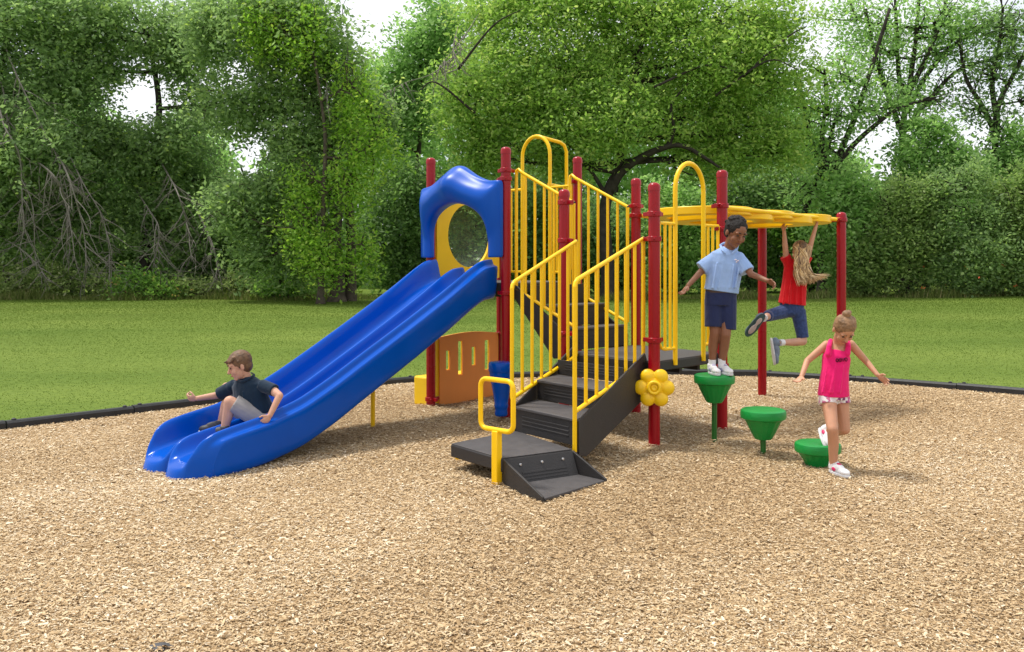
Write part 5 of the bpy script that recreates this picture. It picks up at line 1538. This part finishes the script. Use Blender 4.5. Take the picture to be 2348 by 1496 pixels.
# --- right: tall open trees with upswept limbs
def upswept(label, Y, bx, stems, lobes, seed, leaf=LEAF_FRESH, dens=0.52):
    root, _ = tree('upswept_tree', 'tree', label, Y, bx, lobes, leaf, BARKD, stems[0], 0.21, 0.15, dens, seed, twigs=True, sub=12, subk=0.5, spread=0.30, limb_r=0.3)
    R = np.random.default_rng(seed + 100)
    for st_ in stems[1:]:
        tb = MB()
        p = catmull([px(x, y, Y + R.normal(0, 0.3)) for x, y in st_], 6); n = len(p)
        tb.tube(p, [0.115 * (1 - 0.75 * i / n) + 0.014 for i in range(n)], 8)
        for k in range(13):
            i = R.integers(n // 3, n); d = unit(p[min(i + 1, n - 1)] - p[i - 1]) + R.normal(0, 0.45, 3)
            tb.tube(bend(p[i], p[i] + unit(d) * R.uniform(0.7, 1.8), R, 0.12, 5), [0.034, 0.027, 0.02, 0.013, 0.006], 5)
        build(tb, 'limb', BARKD, root, angle=None)
upswept('tall open tree with upswept dark limbs right of the oak, sky showing through its leaves', 38.0, 1885,
    [[(1885, 600), (1890, 480), (1915, 380), (1960, 270), (2000, 150), (2040, 20)], [(1890, 470), (1880, 380), (1850, 290), (1840, 210)], [(1900, 420), (1885, 320), (1895, 230), (1890, 160)], [(1915, 380), (1980, 310), (2060, 250), (2140, 225)], [(1840, 500), (1870, 420), (1900, 330), (1920, 260)]],
    [(1960, 250, 70, 70), (1860, 250, 75, 70), (1930, 180, 75, 60), (1880, 330, 70, 55), (2050, 240, 75, 40), (1850, 420, 70, 60), (1930, 400, 45, 40)], 61)
upswept('tall open tree with many straight upswept limbs, between hedge and white sky', 40.0, 2075,
    [[(2075, 600), (2072, 450), (2070, 300), (2085, 200), (2100, 90), (2110, -40)], [(2070, 310), (2040, 230), (2010, 140), (1985, 20)], [(2075, 260), (2060, 160), (2055, 50), (2050, -40)], [(2080, 260), (2120, 180), (2180, 110), (2260, 60), (2330, 30)], [(2080, 220), (2130, 120), (2160, 40), (2180, -40)], [(2075, 300), (2130, 230), (2200, 160), (2300, 130)]],
    [(2010, 100, 85, 85), (2110, 60, 90, 80), (2180, 40, 75, 60), (2060, 190, 75, 60), (2160, 120, 75, 45), (2250, 60, 80, 40), (1950, 40, 80, 70), (2140, 230, 60, 35)], 62)
upswept('open tree with an ivy-dark trunk rising clear of the olive hedge', 38.5, 2285,
    [[(2288, 600), (2285, 450), (2282, 330), (2290, 240), (2330, 160), (2380, 60)], [(2280, 300), (2250, 240), (2215, 180), (2200, 100)], [(2285, 270), (2275, 190), (2290, 110), (2300, 20)]],
    [(2250, 170, 60, 50), (2330, 130, 60, 60), (2300, 60, 70, 55), (2230, 250, 50, 40), (2285, 380, 38, 80), (2290, 300, 30, 50), (2400, 220, 70, 70)], 63, LEAF_DARK, 0.6)
for i, (bx, lb, Yt, sd_, lobes) in enumerate([
    (1945, 'fresh green young tree right of the ladder end post, in front of the open trees', 36.5, 71, [(1940, 440, 70, 55), (1920, 520, 65, 60), (1975, 500, 60, 70), (1950, 600, 70, 60)]),
    (2130, 'fresh green rounded young tree showing over the hedge, left of the ivy-dark trunk', 37.6, 72, [(2130, 300, 60, 45), (2090, 360, 60, 50), (2180, 360, 65, 50), (2075, 430, 60, 50), (2150, 425, 70, 50), (2220, 410, 45, 45)]),
    (2350, 'fresh green young tree over the hedge, right of the ivy-dark trunk', 37.6, 73, [(2350, 330, 55, 50), (2375, 400, 70, 65), (2320, 395, 45, 50), (2330, 450, 55, 45), (2290, 440, 40, 40)])]):
    tree('young_tree', 'tree', lb, Yt, bx, lobes, LEAF_FRESH, BARK, None, 0.10, 0.17, 1.1, sd_)

def hedge(label, bx, Y, lobes, seed, flowers=(), leaf=None):
    root, _ = tree('hedge_shrub', 'shrub', label, Y, bx, lobes, leaf or LEAF_OLIVE, BARKD, None, 0.07, 0.13, 1.25, seed, sub=9, subk=0.34)
    if flowers:
        R = np.random.default_rng(seed); vs = np.array([px(x + R.normal(0, 7), y + R.normal(0, 3), Y - 1.9) for x, y in flowers])
        v, f, t_ = leaf_cards(vs, 2, 0.05, 0.13, R)
        finish('blossom', raw_mesh('blossom', v - origin_of(root), f, t_), mat('orange_red_blossom', (0.55, 0.09, 0.03), 0.6), root, smooth=False)
hedge('tall olive-green hedge shrub with few orange blossoms, next to the ladder end post', 2080, 35.5, [(2040, 530, 45, 55), (2085, 470, 40, 50), (2115, 500, 50, 50), (2060, 570, 80, 60), (2110, 560, 75, 75), (2070, 640, 90, 45), (2030, 470, 22, 40), (2065, 430, 20, 40), (2125, 445, 20, 45)], 81, [(2110, 612), (2125, 660)])
hedge('tall olive-green hedge shrub with orange blossoms, middle of the three in the hedge', 2220, 35.2, [(2165, 470, 40, 45), (2205, 425, 26, 40), (2255, 500, 45, 55), (2190, 560, 75, 75), (2250, 580, 75, 70), (2215, 645, 95, 42), (2150, 420, 22, 45), (2235, 400, 20, 50)], 82, [(2205, 610), (2240, 640), (2175, 655)], LEAF_LEFT)
hedge('tall olive-green hedge shrub with orange blossoms, rightmost of the three in the hedge', 2360, 35.4, [(2335, 440, 30, 45), (2300, 510, 40, 50), (2390, 500, 80, 100), (2330, 560, 75, 80), (2380, 620, 90, 60), (2310, 645, 70, 40), (2285, 450, 20, 45), (2360, 410, 22, 50)], 83, [(2315, 610), (2330, 655)])
hedge('low dark shrub between the ladder end post and the hedge', 1985, 36.0, [(1960, 590, 55, 60), (2000, 600, 55, 55), (1965, 650, 70, 40)], 84)

# --- scrub along the foot of the wood on the left
for i, (bx, lb, Yt, lobes) in enumerate([
    (20, 'pale green scrub bush, leftmost at the foot of the wood', 36.8, [(10, 640, 50, 35), (50, 655, 45, 28)]),
    (120, 'pale yellowish scrub bush under the first hanging bare limb', 37.0, [(110, 635, 45, 32), (150, 655, 45, 26)]),
    (235, 'pale green scrub bush between the two sets of hanging bare limbs', 37.0, [(225, 650, 48, 28), (265, 660, 35, 22)]),
    (330, 'darker leafy bush standing forward at the lawn edge left of the slide', 35.2, [(320, 655, 48, 42), (360, 670, 45, 30), (285, 675, 30, 25)]),
    (440, 'pale scrub bush under the second set of bare limbs', 36.2, [(430, 660, 45, 30), (470, 670, 38, 24)]),
    (540, 'light green scrub bush at the lawn edge, left of the double trunk', 36.5, [(530, 660, 48, 28), (575, 668, 40, 24)]),
    (650, 'leafy green bush beside the double trunk', 35.5, [(640, 640, 55, 45), (680, 668, 40, 26), (610, 670, 35, 24)])]):
    tree('scrub_bush', 'bush', lb, Yt, bx, lobes, LEAF_MID if i in (3, 6) else LEAF_SCRUB, BARK, [(bx, 640)], 0.03, 0.13, 1.2, 90 + i, spread=0.2, sub=7)

# rank grass where the mower stops
def rank_grass():
    R = np.random.default_rng(9)
    n = 26000
    x = R.uniform(-500, 2700, n); Y = 34.6 + 2.2 * R.uniform(0, 1, n) + 0.5 * np.sin(x / 60)
    X = (x - CX) * Y / F
    h = R.uniform(0.12, 0.5, n) * (0.65 + 0.35 * np.sin(x / 37.0)); w = R.uniform(0.012, 0.03, n); a = R.uniform(0, 6.3, n)
    c = np.stack([X, Y, rise(Y, X) - 0.01], 1); ax = np.stack([np.cos(a) * w, np.sin(a) * w, 0 * w], 1)
    top = c + np.stack([R.normal(0, 0.3, n) * h, R.normal(0, 0.3, n) * h, h], 1)
    v = np.stack([c - ax, c + ax, top], 1).reshape(-1, 3); f = np.arange(3 * n).reshape(-1, 3)
    o = finish('rank_grass', raw_mesh('rank_grass', v, f, np.clip(R.normal(0.5, 0.22, n), 0, 1)), ramp_mat('rank_grass_blade', [(0, (0.07, 0.11, 0.02)), (0.6, (0.15, 0.19, 0.045)), (1, (0.30, 0.26, 0.12))], 0.75, 0.2, 0.3), smooth=False)
    tag(o, 'unmown grass along the foot of the wood', 'rank grass', kind='stuff')
rank_grass()
